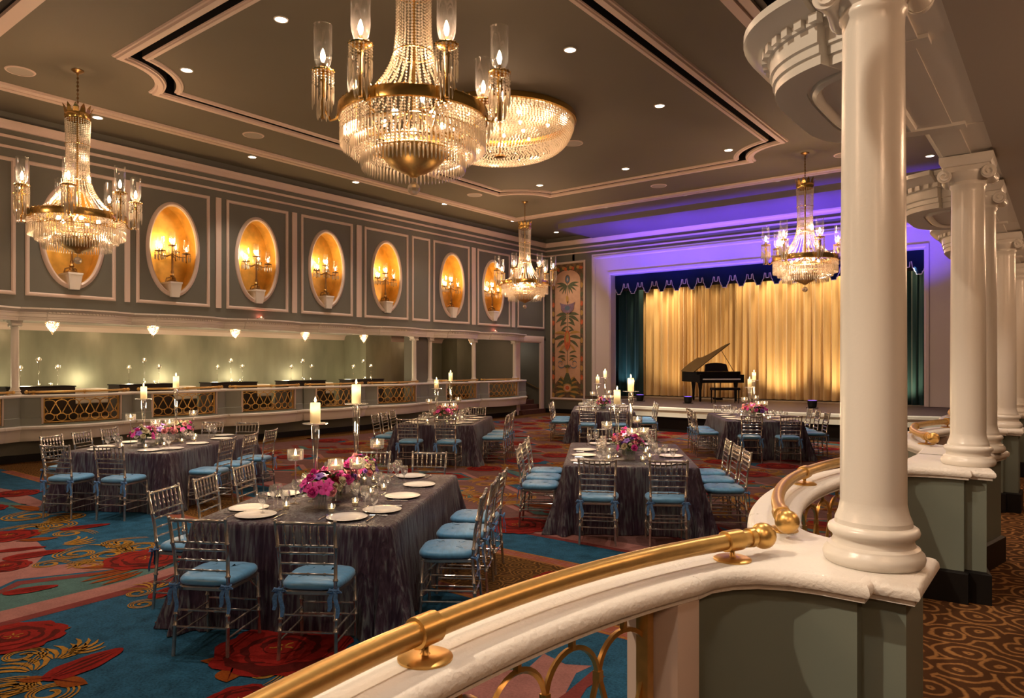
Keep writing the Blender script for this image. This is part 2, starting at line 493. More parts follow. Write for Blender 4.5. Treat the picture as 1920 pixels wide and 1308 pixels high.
# panel mouldings and pilaster strips
def rect_mould(mb, y0, y1, z0, z1, w=.075, h=.035, X=XL):
    mb.sweepv([(0,-.005),(0,h*.5),(w*.3,h),(w*.7,h),(w,h*.4),(w,-.005)], [(y0,z0),(y1,z0),(y1,z1),(y0,z1)], (X,0,0), (0,1,0), (0,0,1), (1,0,0))
PZ0, PZ1 = 3.27, 5.93
for a, b in ((-70, 29), (47, 217), (255, 393), (424, 540), (564, 661), (683, 765), (772, 806), (812, 880), (895, 956), (970, 1020)):
    t = MB(); rect_mould(t, y_on(a, XL), y_on(b, XL), PZ0, PZ1)
    t.build('panel_moulding', M['trim'], wall_left, smooth=30)
for a, b in ((233, 243), (404, 414), (547, 556), (668, 677), (884, 891), (959, 965)):
    t = MB(); y0, y1 = y_on(a, XL), y_on(b, XL); t.box(XL-.005, XL+.03, y0, y1, PZ0, PZ1)
    t.build('pilaster_strip', M['trim'], wall_left)
# cornice running round the hall
t = MB()
CP = [(XR, YB), (XL, YB), (XL, YF)]
t.sweep([(0,6.46),(.03,6.47),(.045,6.51),(.08,6.55),(.10,6.58),(.105,6.625),(0,6.625)], CP)
for z, h in ((6.30, .055), (6.10, .05)):
    t.sweep([(0,z),(.035,z),(.035,z+h),(0,z+h)], CP)
struct(t.build('trim_7', M['trim'], smooth=30))

# ---- stage wall
SX0, SX1, SZ0, SZ1 = -13.25, -3.15, .71, 5.19
wb = MB()
wb.quad((XL-.2,YB,0),(SX0,YB,0),(SX0,YB,ZC),(XL-.2,YB,ZC)); wb.quad((SX1,YB,0),(3.6,YB,0),(3.6,YB,ZC),(SX1,YB,ZC))
wb.quad((SX0,YB,SZ1),(SX1,YB,SZ1),(SX1,YB,ZC),(SX0,YB,ZC)); wb.quad((SX0,YB,0),(SX1,YB,0),(SX1,YB,.60),(SX0,YB,.60))
wall_back = struct(wb.build('wall_back', M['wall'], smooth=0))
t = MB()
U = [(SX0, .715), (SX0, SZ1), (SX1, SZ1), (SX1, .715)]
t.sweepv([(-.02,-.3),(-.02,.06),(.03,.09),(.10,.09),(.12,.055),(.62,.055),(.66,.085),(.72,.085),(.76,.055),(.80,.055),(.82,.03),(.82,-.01),(0,-.01),(0,-.3)][::-1] if False else
         [(-.02,-.3),(-.02,.06),(.03,.09),(.10,.09),(.12,.055),(.62,.055),(.66,.085),(.72,.085),(.76,.055),(.80,.055),(.82,.03),(.82,-.01),(.02,-.01),(.02,-.3)],
         U, (0,YB,0), (1,0,0), (0,0,1), (0,-1,0), 0, False)
t.build('proscenium_casing', pbr('casing paint', (.60,.54,.56), .5), wall_back, smooth=30)
# stage house behind the opening
t = MB()
t.box(SX0-1.6, SX1+1.6, 26.0, 26.1, .5, 6.2); t.box(SX0-1.7, SX0-1.6, YB, 26.1, .5, 6.2); t.box(SX1+1.6, SX1+1.7, YB, 26.1, .5, 6.2)
t.box(SX0-1.7, SX1+1.7, YB+.05, 26.1, 6.1, 6.2)
struct(t.build('wall_stage_house', M['void']))
# baseboards along the stage wall
t = MB(); t.box(XL, -11.6, YB-.03, YB-.001, 0, .17); struct(t.build('baseboard_back', M['black']))

# ---- other walls
t = MB(); t.quad((XR+.3,YF,3.3),(XR+.3,YB,3.3),(XR+.3,YB,ZC),(XR+.3,YF,ZC)); struct(t.build('wall_right', M['wall'], smooth=0))
t = MB(); t.quad((-19.3,YF,0),(3.6,YF,0),(3.6,YF,ZC),(-19.3,YF,ZC)); struct(t.build('wall_front', M['wall'], smooth=0))
# ---- left tier
TZL, TCL = .72, 2.86
t = MB()
t.box(-19.2, -16.15, YF, 21.1, .60, TZL)
struct(t.build('floor_left_tier', swirl_carpet('tier carpet', (.05,.02,.008,1), (.24,.12,.035,1), 7, 4), smooth=0))
t = MB(); t.box(-19.2, XL+.08, YF, 20.97, TCL, TCL+.12); struct(t.build('ceiling_left_tier', M['tierceil'], smooth=0))
t = MB()
t.quad((-19.0,YF,TZL),(-19.0,14.2,TZL),(-19.0,14.2,TCL),(-19.0,YF,TCL))
t.box(-19.0, -17.9, 15.3, 16.4, TZL, TCL)
t.quad((-19.0,14.2,TZL),(-19.0,21.1,TZL),(-19.0,21.1,TCL),(-19.0,14.2,TCL))
t.box(-19.0, -18.2, 20.0, 21.1, TZL, TCL)
struct(t.build('wall_left_tier', M['tierwall'], smooth=0))
t = MB(); t.sweep([(0,TCL-.16),(.02,TCL-.16),(.06,TCL-.05),(.14,TCL),(0,TCL)], [(-19.0,20.0),(-19.0,16.4)]); t.sweep([(0,TCL-.16),(.02,TCL-.16),(.06,TCL-.05),(.14,TCL),(0,TCL)], [(-19.0,15.3),(-19.0,YF)])
struct(t.build('trim_8', M['trim'], smooth=30))
# base wall under the tier, set back beneath the ledge
t = MB(); t.box(XL-.25, XL+.10, YF, 20.95, 0, .60); struct(t.build('wall_tier_base', M['wall']))
t = MB(); t.box(XL+.10, XL+.125, YF, 20.95, 0, .15); t.box(XL-.25, XL+.10, 20.95, 20.97, 0, .15); struct(t.build('baseboard_left', M['black']))
# ---- stair lobby in the left corner
t = MB()
t.box(-19.2, XL-.02, DY1+.25, DY1+.35, 0, 3.0); t.box(-19.2, XL-.02, 21.02, 21.12, 0, 3.0)
t.box(-19.3, -19.2, 21.0, 23.0, 0, 3.0); t.box(-19.2, XL, 21.0, 23.0, DZ+.1, DZ+.2)
struct(t.build('wall_stair_lobby', M['wall']))
t = MB(); t.box(-18.1, -17.5, 21.121, 21.16, .72, 2.55); struct(t.build('door_1', M['void']))  # flat dark slab painted for the shade inside the doorway
t = MB()
t.sweepv([(0,-.02),(0,.05),(.05,.07),(.2,.07),(.26,.04),(.26,-.02)], [(DY0,0),(DY0,DZ),(DY1,DZ),(DY1,0)], (XL,0,0), (0,1,0), (0,0,1), (1,0,0), 0, False)
struct(t.build('trim_9', M['trim'], smooth=30))
st = tag(empty('staircase', (XL-.1, 21.9, 0)), 'red carpeted steps climbing through the trimmed opening beside the tapestry', 'stairs')
for k in range(4):
    q = MB(); q.box(-2.6, .25 - k * .28, -.75, .85, k * .17 + .001, k * .17 + .17); q.build('step', M['stepcarpet'], st)
hr = tag(empty('stair_handrail', (XL-.35, 22.70, 0)), 'thin bronze handrail sloping up along the stair opening wall', 'handrail')
q = MB(); q.tube([(.3,0,.95),(.15,0,.95),(-1.5,0,1.65),(-1.7,0,1.65)], .022, 8); q.build('rail_tube', M['bronze'], hr)
for x, z in ((0.0,1.01),(-1.2,1.52)):
    q = MB(); q.tube([(x,0,z-.02),(x,.05,z-.05),(x,.098,z-.05)], .012, 6); q.build('bracket', M['bronze'], hr)

# ---- right tier (camera side)
TZR, TCR = .72, 3.06
t = MB(); t.box(-.62, 3.6, YF, 20.0, .60, TZR)
struct(t.build('floor_right_tier', swirl_carpet('gallery carpet', (.055,.022,.008,1), (.25,.12,.04,1), 5.2, 3.8), smooth=0))
t = MB(); t.box(-.295, 3.6, YF, 20.0, 3.012, TCR+.15); struct(t.build('ceiling_right_tier', M['tierceil'], smooth=0))
t = MB(); t.quad((3.6,YF,0),(3.6,YB,0),(3.6,YB,3.3),(3.6,YF,3.3)); struct(t.build('wall_gallery', M['wall'], smooth=0))
t = MB(); t.box(-.62, -.56, YF, 20.0, 0, .60); struct(t.build('wall_gallery_base', M['wall']))
# ---------------------------------------------------------------- the carpet
CM = [cp('carpet blue', '#214a63', .38), cp('carpet rose', '#7d544f'), cp('carpet dark rose', '#5e2a28'), cp('carpet teal', '#3d5654', .6),
      cp('carpet red', '#6e1612', .6), cp('carpet gold', '#8a6226', .6), cp('carpet rust', '#70360f', .6),
      swirl_carpet('carpet brown border', (.06,.026,.007,1), (.20,.095,.022,1), 5, 5), cp('carpet deep red', '#430f0c', .6), cp('carpet key', '#7c4434'), cp('carpet mauve', '#5d403d', .6)]
BLUE, ROSE, DROSE, TEAL, RED, GOLD, RUST, BROWN, DRED, KEY, MAUVE = range(11)
fl = MB()
LAY = .0012
def flat(poly, mi, layer):
    z = LAY * layer
    fl.add([(x, y, z) for x, y in poly], [tuple(range(len(poly)))], mi)
def strip(pts, w, mi, layer):
    """carpet line of width w (or list) along pts"""
    n = len(pts); L, R = [], []
    for i in range(n):
        a = Vector(pts[max(0, i-1)]); b = Vector(pts[min(n-1, i+1)])
        t = (b - a); t = t.normalized() if t.length > 1e-9 else Vector((1,0))
        ww = (w[i] if isinstance(w, list) else w) / 2
        L.append((pts[i][0] - t.y * ww, pts[i][1] + t.x * ww)); R.append((pts[i][0] + t.y * ww, pts[i][1] - t.x * ww))
    z = LAY * layer
    vs = [(x, y, z) for x, y in L] + [(x, y, z) for x, y in R]
    fl.add(vs, [(i, n + i, n + i + 1, i + 1) for i in range(n - 1)], mi)
def rect(x0, x1, y0, y1, mi, layer): flat([(x0,y0),(x1,y0),(x1,y1),(x0,y1)], mi, layer)
def blob(cx, cy, a, b, rot, n, wob, seed, mi, layer, lobes=0):
    rd = random.Random(seed); P = []
    ph = rd.random() * 6
    for k in range(n):
        t = 2*pi*k/n
        r = 1 + wob * (rd.random() - .5) + (.10 * abs(sin(lobes * t / 2 + ph)) if lobes else 0)
        x, y = a * r * cos(t), b * r * sin(t)
        P.append((cx + x * cos(rot) - y * sin(rot), cy + x * sin(rot) + y * cos(rot)))
    flat(P, mi, layer)
def rose(cx, cy, r, seed=0, L=6):
    rot = seed * 1.3
    blob(cx, cy, r, r, rot, 48, .07, seed, RED, L, 9)
    for k, (s, mi) in enumerate(((.86, DRED), (.78, RED), (.60, DRED), (.52, RED), (.34, DRED), (.27, RED))):
        o = r * .06 * sin(k * 2.1 + seed)
        blob(cx + o, cy - o, r * s, r * s * .92, rot + k, 36, .10, seed + k + 1, mi, L + 1 + k, 7)
    for k in range(5):
        t = 2*pi*k/5 + rot
        strip([(cx + r*.05*cos(t), cy + r*.05*sin(t)), (cx + r*.14*cos(t+.4), cy + r*.14*sin(t+.4)), (cx + r*.2*cos(t+.2), cy + r*.2*sin(t+.2))], r*.035, GOLD, L + 8)
def bud(cx, cy, L_, W, rot, seed, L=6):
    P = []
    for k in range(28):
        t = 2*pi*k/28; x = L_ * cos(t); y = W * sin(t) * (1 - .25*cos(t)) * (1 + .05*sin(7*t))
        P.append((cx + x*cos(rot) - y*sin(rot), cy + x*sin(rot) + y*cos(rot)))
    flat(P, RED, L)
    for o in (-.45, 0, .42):
        strip([(cx + L_*u*cos(rot) - W*o*(1-u*u)*sin(rot), cy + L_*u*sin(rot) + W*o*(1-u*u)*cos(rot)) for u in (-.8,-.4,0,.4,.75)], [.0, W*.14, W*.22, W*.14, 0.0], DRED, L + 1)
def leaf(cx, cy, L_, W, rot, mi=RUST, L=5):
    P = []
    for k in range(13):
        u = k / 12; P.append((L_*u, W * sin(pi*u**.8)))
    for k in range(11, 0, -1):
        u = k / 12; P.append((L_*u, -W * sin(pi*u**1.2)))
    flat([(cx + x*cos(rot) - y*sin(rot), cy + x*sin(rot) + y*cos(rot)) for x, y in P], mi, L)
    strip([(cx + L_*u*cos(rot), cy + L_*u*sin(rot)) for u in (0,.3,.6,.95)], [W*.2,W*.14,W*.1,.0], DRED if mi == RUST else BLUE, L + 1)
def scroll(cx, cy, r, rot, hand=1, turns=1.35, lines=3, L=4):
    for q in range(lines):
        k = 1 - .17 * q
        P = []
        for j in range(26):
            u = j / 25; rr = r * k * (1 - .78 * u); t = rot + hand * 2*pi*turns*u
            P.append((cx + rr*cos(t), cy + rr*sin(t)))
        t0 = rot; e = Vector((cos(t0), sin(t0))); tg = Vector((-sin(t0), cos(t0))) * -hand
        lead = [(cx + r*k*e.x + tg.x*r*1.5*s - e.x*r*.5*s*s, cy + r*k*e.y + tg.y*r*1.5*s - e.y*r*.5*s*s) for s in (1,.75,.5,.25)]
        P = lead + P
        n = len(P)
        strip(P, [r * .075 * (.35 + min(1, 5*(1 - abs(2*i/(n-1) - 1)))*.65) for i in range(n)], GOLD, L)
def fan(cx, cy, r, rot, n=5, L=4):
    for k in range(n):
        t = rot + (k - (n-1)/2) * .33
        P = [(cx + r*s*cos(t + .6*s*s), cy + r*s*sin(t + .6*s*s)) for s in (.15,.4,.65,.85,1)]
        strip(P, [r*.03, r*.09, r*.12, r*.09, .004], GOLD, L)
def spray(cx, cy, s, rot, seed):
    rd = random.Random(seed)
    for k in range(3):
        a = rot + k*2.1 + rd.random()*.5
        scroll(cx + s*.75*cos(a), cy + s*.75*sin(a), s*.42, a + 2.2, 1 if k % 2 else -1)
        fan(cx + s*.3*cos(a+.9), cy + s*.3*sin(a+.9), s*.7, a + .9)
        leaf(cx + s*.35*cos(a+.5), cy + s*.35*sin(a+.5), s*.55, s*.13, a + .5)
P2 = lambda *pp: [at(x, y, 0)[:2] for x, y in pp]
# base field and the plain brown runners
rect(-16.3, -.5, YF, 4.55, BLUE, 0); rect(-16.3, -.5, 4.55, 5.75, BROWN, 0); rect(-16.3, -.5, 5.75, 6.6, BLUE, 0); rect(-16.3, -.5, 6.6, 21.6, MAUVE, 0); rect(-16.3, -.5, 21.6, 23.0, BROWN, 0)
rect(-16.3, -15.2, 5.75, 21.6, BROWN, 1)
def keyband(x0, x1, y0, y1):
    rect(x0, x1, y0, y1, KEY, 1)
    h = y1 - y0
    rect(x0, x1, y0 + h*.06, y0 + h*.14, GOLD, 2); rect(x0, x1, y1 - h*.14, y1 - h*.06, GOLD, 2)
    x = x0; p = h * .9
    while x < x1 - p:
        Q = [(x, y0+h*.28), (x, y1-h*.28), (x+p*.62, y1-h*.28), (x+p*.62, y0+h*.45), (x+p*.3, y0+h*.45)]
        strip(Q, h*.07, ROSE, 2); strip([(x+p*.62, y0+h*.28), (x+p, y0+h*.28)], h*.07, ROSE, 2); x += p
keyband(-15.0, -.6, 4.42, 4.62); keyband(-15.0, -.6, 5.62, 5.82)
# northern field: rose lattice with teal lozenges, roses and scrolls
rect(-15.2, -.6, 6.55, 6.80, ROSE, 1); rect(-15.2, -.6, 6.46, 6.55, DROSE, 1)
PX, PY = 2.05, 2.35
rd = random.Random(3)
def clipy(P): return [(x, max(y, 6.8)) for x, y in P]
j = 0; y = 7.75
while y < 22:
    i = 0; x = -15.6 + (PX/2 if j % 2 else 0)
    while x < .3:
        if -15.1 < x < -.6:
            hw, hh = PX*.46, PY*.23
            D = lambda k: clipy([(x-hw*k, y), (x, y-hh*k), (x+hw*k, y), (x, y+hh*k)])
            flat(D(1.0), ROSE if (i + j) % 3 else DROSE, 1); flat(D(.80), DROSE if (i+j) % 2 else BLUE, 2); flat(D(.72), TEAL if (i + 2*j) % 3 else BLUE, 3)
            if (i * 2 + j) % 3 == 0: rose(x + rd.uniform(-.2,.2), y + rd.uniform(-.1,.1), .36, i*7 + j)
            elif (i * 2 + j) % 3 == 1: leaf(x - .5, y, 1.0, .18, rd.uniform(-.3,.3), RUST, 5); bud(x + .1, y + .1, .34, .16, rd.uniform(0,3), i + j)
            else: spray(x, y, .62, rd.uniform(0,6), i + 9*j); bud(x, y, .28, .14, rd.uniform(0,3), i)
            if y + PY*.25 < 21: spray(x + PX*.5, y + .15, .5, rd.uniform(0,6), i + j*5)
            if (i + j) % 2: rose(x + PX*.5, y - .1, .3, i*3 + j)
        x += PX; i += 1
    y += PY * .5; j += 1
# southern field as the photograph shows it
band_ = lambda L: P2(*L)
def poly(L, mi, lay): flat(ccw(P2(*L)), mi, lay)
poly([(-60,1160),(0,1146),(230,1090),(360,1052),(360,1064),(232,1105),(0,1167),(-60,1182)], ROSE, 1)
poly([(-60,1182),(0,1167),(232,1105),(360,1064),(372,1072),(300,1097),(40,1165),(0,1178),(-60,1196)], DROSE, 1)
poly([(-60,1120),(-60,1160),(0,1146),(230,1090),(360,1052),(420,1030),(330,1060),(100,1080),(20,1095),(0,1105)], TEAL, 1)
poly([(-80,1010),(-80,1130),(0,1100),(30,1086),(200,1068),(270,1058),(200,1052),(60,1062),(90,1035),(70,1015),(20,1002)], ROSE, 1)
poly([(-60,1130),(0,1106),(32,1090),(170,1074),(240,1066),(230,1072),(40,1096),(0,1114),(-60,1142)], DROSE, 2)
poly([(0,915),(20,918),(60,931),(90,944),(70,950),(40,945),(0,930)], ROSE, 1)
poly([(0,940),(50,945),(40,955),(0,950)], TEAL, 1)
for px, py, r, sd in ((25,1196,.30,1),(530,1216,.42,2),(275,1048,.36,3),(15,1005,.28,4),(30,925,.30,5),(-40,955,.3,8),(452,1316,.2,6),(10,1062,.2,7)):
    x, y, z = at(px, py, 0); rose(x, y, r, sd)
for px, py, L_, W, q in ((160,1245,.27,.115,(215,1222)),(58,1106,.20,.09,(110,1098)),(160,988,.26,.10,(185,985)),(65,1040,.27,.12,(130,1030)),(310,1110,.18,.08,(340,1096)),(40,1030,.22,.07,(80,1026))):
    x, y, z = at(px, py, 0); a = at(*q, 0); bud(x, y, L_, W, atan2(a[1]-y, a[0]-x), px)
for p, q, W in (((70,1190),(135,1176),.05),((98,1275),(165,1283),.07),((95,1272),(30,1277),.05),((255,1066),(150,1092),.045),((262,1070),(165,1096),.04),((250,1062),(160,1082),.04),((268,1072),(190,1098),.04),((470,1240),(375,1240),.08),((440,1246),(425,1280),.09),((30,1015),(110,1008),.09),((305,1166),(290,1168),.03),((20,948),(90,958),.10),((230,1060),(150,1066),.05)):
    a, b = at(*p, 0), at(*q, 0); leaf(a[0], a[1], sqrt((b[0]-a[0])**2 + (b[1]-a[1])**2), W, atan2(b[1]-a[1], b[0]-a[0]))
for px, py, r, rot, h in ((40,1230,.15,1,1),(15,1290,.16,2.5,-1),(90,1300,.17,.4,1),(268,1133,.12,3,1),(258,1112,.13,2,-1),(145,1038,.22,4,1),(205,1040,.22,1,-1),(100,985,.26,.5,1),(60,990,.26,3,-1),(130,1000,.2,2,1),(265,1025,.24,5,-1),(300,1030,.2,1,1),(90,1058,.16,2,1),(55,968,.3,4,1),(120,970,.25,2,-1),(500,1262,.14,.6,1),(560,1240,.18,2,-1),(165,1060,.16,1,1),(225,1018,.2,3,1)):
    x, y, z = at(px, py, 0); scroll(x, y, r, rot, h)
for px, py, r, rot in ((100,1240,.30,2.2),(60,1262,.30,2.8),(115,1225,.26,1.2),(80,1290,.28,3.6),(200,1030,.35,2),(110,1020,.35,1),(240,1035,.3,3),(280,1105,.24,2),(70,980,.4,1),(130,975,.35,2.6),(180,1055,.26,3.5),(40,1000,.3,.4),(230,1060,.26,2.9)):
    x, y, z = at(px, py, 0); fan(x, y, r, rot)
# rose-coloured figures seen through the near grille
poly([(860,1308),(870,1250),(950,1255),(990,1252),(1020,1225),(1060,1245),(1110,1248),(1080,1262),(1060,1300),(1050,1330),(870,1340)], ROSE, 1)
poly([(1060,1300),(1110,1258),(1135,1268),(1100,1290),(1075,1330),(1000,1340)], DROSE, 2)
poly([(905,1252),(930,1244),(975,1250),(960,1256)], TEAL, 2); poly([(935,1243),(960,1238),(975,1246),(950,1250)], DROSE, 3)
x, y, z = at(1065, 1090, 0); rose(x, y, .3, 11); x, y, z = at(970, 985, 0); rose(x, y, .4, 12)
floor = struct(fl.build('floor', CM, smooth=0))
t = MB(); t.box(-16.6, 0, YF, 23, -.2, -.003); t.build('subfloor', M['black'], floor)
# ---------------------------------------------------------------- balconies with bowed fronts
class Side:
    def __init__(s, x0, sg, zc, zt, ze, edge, eed, rec, pm): s.x0, s.sg, s.zc, s.zt, s.ze, s.edge, s.eed, s.rec, s.pm = x0, sg, zc, zt, ze, edge, eed, rec, pm   # edge: how far a pier reaches along the bow
    def w(s, u, y): return (s.x0 + s.sg * u, y)
RIGHT = Side(-.41, -1, 1.40, .72, 3.0, .42, .68, -.055, 'pier')
LEFT = Side(XL, 1, 1.32, .72, 2.76, .31, .42, -.03, 'panel')
def bow(H):
    R = (H*H + .3**2) / .6
    return R, R - .5
def u_at(H, s, off):
    R, c = bow(H); r = R + off
    return sqrt(max(0, r*r - s*s)) - c
def arc(S, yc, H, off, s0, s1, n=28):
    return [S.w(u_at(H, s0 + (s1-s0)*k/n, off), yc + s0 + (s1-s0)*k/n) for k in range(n + 1)]
def bowsweep(mb, S, yc, H, prof, s0, s1, n=28, mi=0):
    rs = []
    for k in range(n + 1):
        s = s0 + (s1-s0)*k/n
        rs.append([S.w(u_at(H, s, o), yc + s) + (z,) for o, z in prof])
    mb.rings(rs, mi)
CAPIN = [(.014,-.055),(.014,-.042),(.005,-.040),(0,-.030),(.002,-.017),(.010,-.006),(.022,-.001),(.026,-.0022),(.030,0)]
CAPP = lambda z: [(.10 - i, z + h) for i, h in CAPIN] + [(-.078 + i, z + h) for i, h in reversed(CAPIN)]
def pier_poly(S, yc, Hs, Hn, deep=True):
    """plan of the pier on axis yc; Hs / Hn: half length of the bow to the south / north (None: straight)"""
    P = []; EDGE = S.edge; q_ = EDGE/.42
    def half(H, sgn):
        if H is None:
            return [(.0,.345),(-.03,.345)], [(.30,.345)]
        s = H - EDGE
        inner = [(u_at(H, s, -.078), EDGE)]
        u0 = inner[0][0]
        inner += [(u0*.97,.36*q_),(u0*.87,.305*q_),(u0*.72,.26*q_),(u0*.50,.228*q_),(u0*.28,.215*q_),(-.035,.215*q_)]
        if deep: inner += [(-.035,.165*max(q_,.85)),(-.135,.165*max(q_,.85))] if q_ > .9 else [(-.12,.215*q_)]
        outr = [(u_at(H, H - EDGE + EDGE*k/5, .10), EDGE*(1 - k/5)) for k in range(6)]
        return inner, outr
    i_s, o_s = half(Hs, -1); i_n, o_n = half(Hn, 1)
    pts = [(u, -d) for u, d in i_s] + [(u, d) for u, d in reversed(i_n)]
    pts += [(u, d) for u, d in o_n] + [(u, -d) for u, d in reversed(o_s)]
    out = []
    for u, d in pts:
        p = S.w(u, yc + d)
        if not out or (abs(p[0]-out[-1][0]) + abs(p[1]-out[-1][1])) > 1e-4: out.append(p)
    return ccw(out)
def pier_ring(S, yc, Hs, Hn, o):
    EDGE = S.eed
    def half(H):
        if H is None: return [(-.115,0),(-.115,.347)], [(.20+o,.347),(.20+o,.17)]
        s = H - EDGE
        return ([(-.115,0),(-.115,.52*S.edge),(.16,.57*S.edge),(u_at(H, H - S.edge, -.115)*.85,.71*S.edge),(u_at(H, H - S.edge, -.115),S.edge),(u_at(H, s, -.115),EDGE)],
                [(u_at(H, H - EDGE + EDGE*k/8, o), EDGE*(1 - k/8)) for k in range(9)])
    a, b = half(Hs); c, d = half(Hn)
    pts = [(u, -q) for u, q in reversed(a)] + [(u, q) for u, q in c[1:]] + [(u, q) for u, q in d] + [(u, -q) for u, q in reversed(b[:-1])]
    return [S.w(u, yc + q) for u, q in pts]
def clampy(yc, e0, e1):
    def f(a, b):
        y = b[1]
        if abs(a[1] - (yc - e0)) < 1e-3 or abs(a[1] - (yc + e1)) < 1e-3: y = a[1]
        return (b[0], min(max(y, yc - e0), yc + e1))
    return f

def pier(S, yc, Hs, Hn, label, grp):
    EDGE = S.edge
    root = tag(empty('balustrade_pedestal', S.w(0, yc) + (S.zt,)), label, 'pedestal', grp, 'thing')
    poly = [(x - S.w(0,yc)[0], y - yc) for x, y in pier_poly(S, yc, Hs, Hn)]
    e0 = EDGE if Hs else .345; e1 = EDGE if Hn else .345
    cf = clampy(0, e0, e1); h = S.zc - S.zt
    t = MB(); t.loft(poly, [(i, h + z) for i, z in CAPIN], 0, cf)
    t.build('cap', M['cap'], root, smooth=40)
    t = MB(); t.loft(poly, [(.036,.16),(.036,h-.0555)], 0, cf); t.build('body', M[S.pm], root, smooth=30)
    t = MB(); t.loft(poly, [(.016,.0005),(.016,.15),(.034,.1595)], 0, cf); t.build('plinth', M['black' if S is RIGHT else 'panel'], root, smooth=30)
    return root

def balustrade(S, y0, y1, label, lab_rail, grp, n_cells=6, near=False):
    yc, H = (y0+y1)/2, (y1-y0)/2
    R, c = bow(H); e = H - S.edge; g = e - (.085 if S is RIGHT else .045)
    org = S.w(0, yc) + (S.zt,)
    root = tag(empty('balustrade', org), label, 'balustrade', grp + ' bowed fronts')
    def loc(mb): mb.v = [(x-org[0], y-org[1], z-org[2]) for x, y, z in mb.v]; return mb
    t = MB(); bowsweep(t, S, yc, H, CAPP(S.zc), -e, e, 40); loc(t).build('cap', M['cap'], root, smooth=50)
    zb, zt_ = S.zt + .05, S.zc - .062
    t = MB(); bowsweep(t, S, yc, H, [(-.065,S.zt+.001),(.065,S.zt+.001),(.065,zb-.02),(-.065,zb-.02)], -e, e); loc(t).build('kerb', M['pier'], root, smooth=40)
    for sg in (-1, 1):
        t = MB(); a, b = sorted((sg*(g+.012), sg*e)); bowsweep(t, S, yc, H, [(-.066,zb-.02),(.066,zb-.02),(.066,zt_+.006),(-.066,zt_+.006)], a, b, 4)
        loc(t).build('jamb', M['trim'], root, smooth=40)
    # gilt grille: looped bars between two rails
    gr = MB(); bw = .0075 if near else .011; n = 4
    W = 2*g / n_cells
    def pt(w, z, o=0): return S.w(u_at(H, w, o), yc + w) + (z,)
    for z in (zt_ - .012, zb + .012):
        gr.tube([pt(-g + 2*g*k/20, z) for k in range(21)], .012, 4, phase=pi/4)
    for w in (-g + .012, g - .012): gr.tube([pt(w, zb), pt(w, zt_)], .022, 4, phase=pi/4)
    hh = zt_ - zb; ztop = zt_ - .045; ra = hh*.15; za = ztop - ra; zl = zb + hh*.42; rl_ = hh*.13; lw_ = W*.41
    def wpt(w, z): return pt(max(-g + .004, min(g - .004, w)), z)
    # one wire winds from arch to arch, its straight runs crossing into drops below
    P = []
    for i in range(n_cells):
        w0 = -g + W*(i + .5)
        P += [wpt(w0 - W*.49*cos(pi*k/14), za + ra*sin(pi*k/14)) for k in range(15)]
        if i < n_cells - 1: P += [wpt(w0 + W/2 - lw_*cos(pi*k/14), zl - rl_*sin(pi*k/14)) for k in range(15)]
    P = [wpt(-g, zl - rl_), wpt(-g + W/2 - W/2 + lw_, zl)] + P + [wpt(g - lw_, zl), wpt(g, zl - rl_)]
    gr.tube(P, bw, n, phase=pi/4)
    for i in range(n_cells):
        w0 = -g + W*(i + .5)
        gr.tube([pt(w0, ztop - .002), pt(w0, zt_ - .012)], .009, 4, phase=pi/4)
        rr = min(W*.42, hh*.15); zc_ = zb + .03 + rr
        gr.tube([pt(w0 + W*.40*cos(2*pi*k/20), zc_ + rr*sin(2*pi*k/20)) for k in range(20)], bw, n, closed=True, phase=pi/4)
        gr.tube([pt(w0, zb), pt(w0, zb + .03)], .009, 4, phase=pi/4)
    for i in range(n_cells + 1):
        w0 = max(-g+.01, min(g-.01, -g + W*i))
        gr.tube([pt(w0, za-.012), pt(w0, za+.012)], bw*1.7, 4, phase=pi/4)
    loc(gr).build('grille', M['gold'], root, smooth=40)
    # ledge below, on the room side
    # hand rail
    ro = S.w(0, yc) + (S.zc,)
    rl = tag(empty('handrail', ro), lab_rail, 'handrail', grp + ' gilt handrails')
    def loc2(mb): mb.v = [(x-ro[0], y-ro[1], z-ro[2]) for x, y, z in mb.v]; return mb
    L = H - .16; Lf = L - (.12 if S is RIGHT and y0 > 1 else 0); zr = S.zc + .052; rt = .022
    t = MB(); t.tube([pt(-L + (L+Lf)*k/48, zr) for k in range(49)], rt, 14); loc2(t).build('rail_tube', M['rail'], rl, smooth=60)
    for s in (-L + .055, 0, Lf - .055):
        b = MB(); b.tube([pt(s-.026, zr), pt(s-.025, zr), pt(s+.025, zr), pt(s+.026, zr)], [.026,.0285,.0285,.026], 16)
        px, py, pz = pt(s, zr)
        b.tube([(px,py,zr-.022),(px,py,S.zc+.012),(px,py,S.zc+.006)], [.007,.007,.014], 8)
        bo = loc2(b).build('bracket', M['gold'], rl, smooth=50)
        f = MB(); f.lathe([(.05,0.0004),(.05,.004),(.044,.007),(.012,.009)], 24, (px,py,S.zc)); loc2(f).build('flange', M['gold'], bo, smooth=40)
    for s, d in ((-L, -1), (Lf, 1)):
        b = MB(); p0, p1, p2, p3 = pt(s - d*.002, zr), pt(s + d*.012, zr), pt(s + d*.014, zr), pt(s + d*.022, zr)
        b.tube([p0, p1, p2, p3], [.026,.027,.022,.020], 14)
        b.sphere(pt(s + d*.050, zr), .036, 18, 12)
        loc2(b).build('ball_finial', M['gold'], rl, smooth=60)
    return root

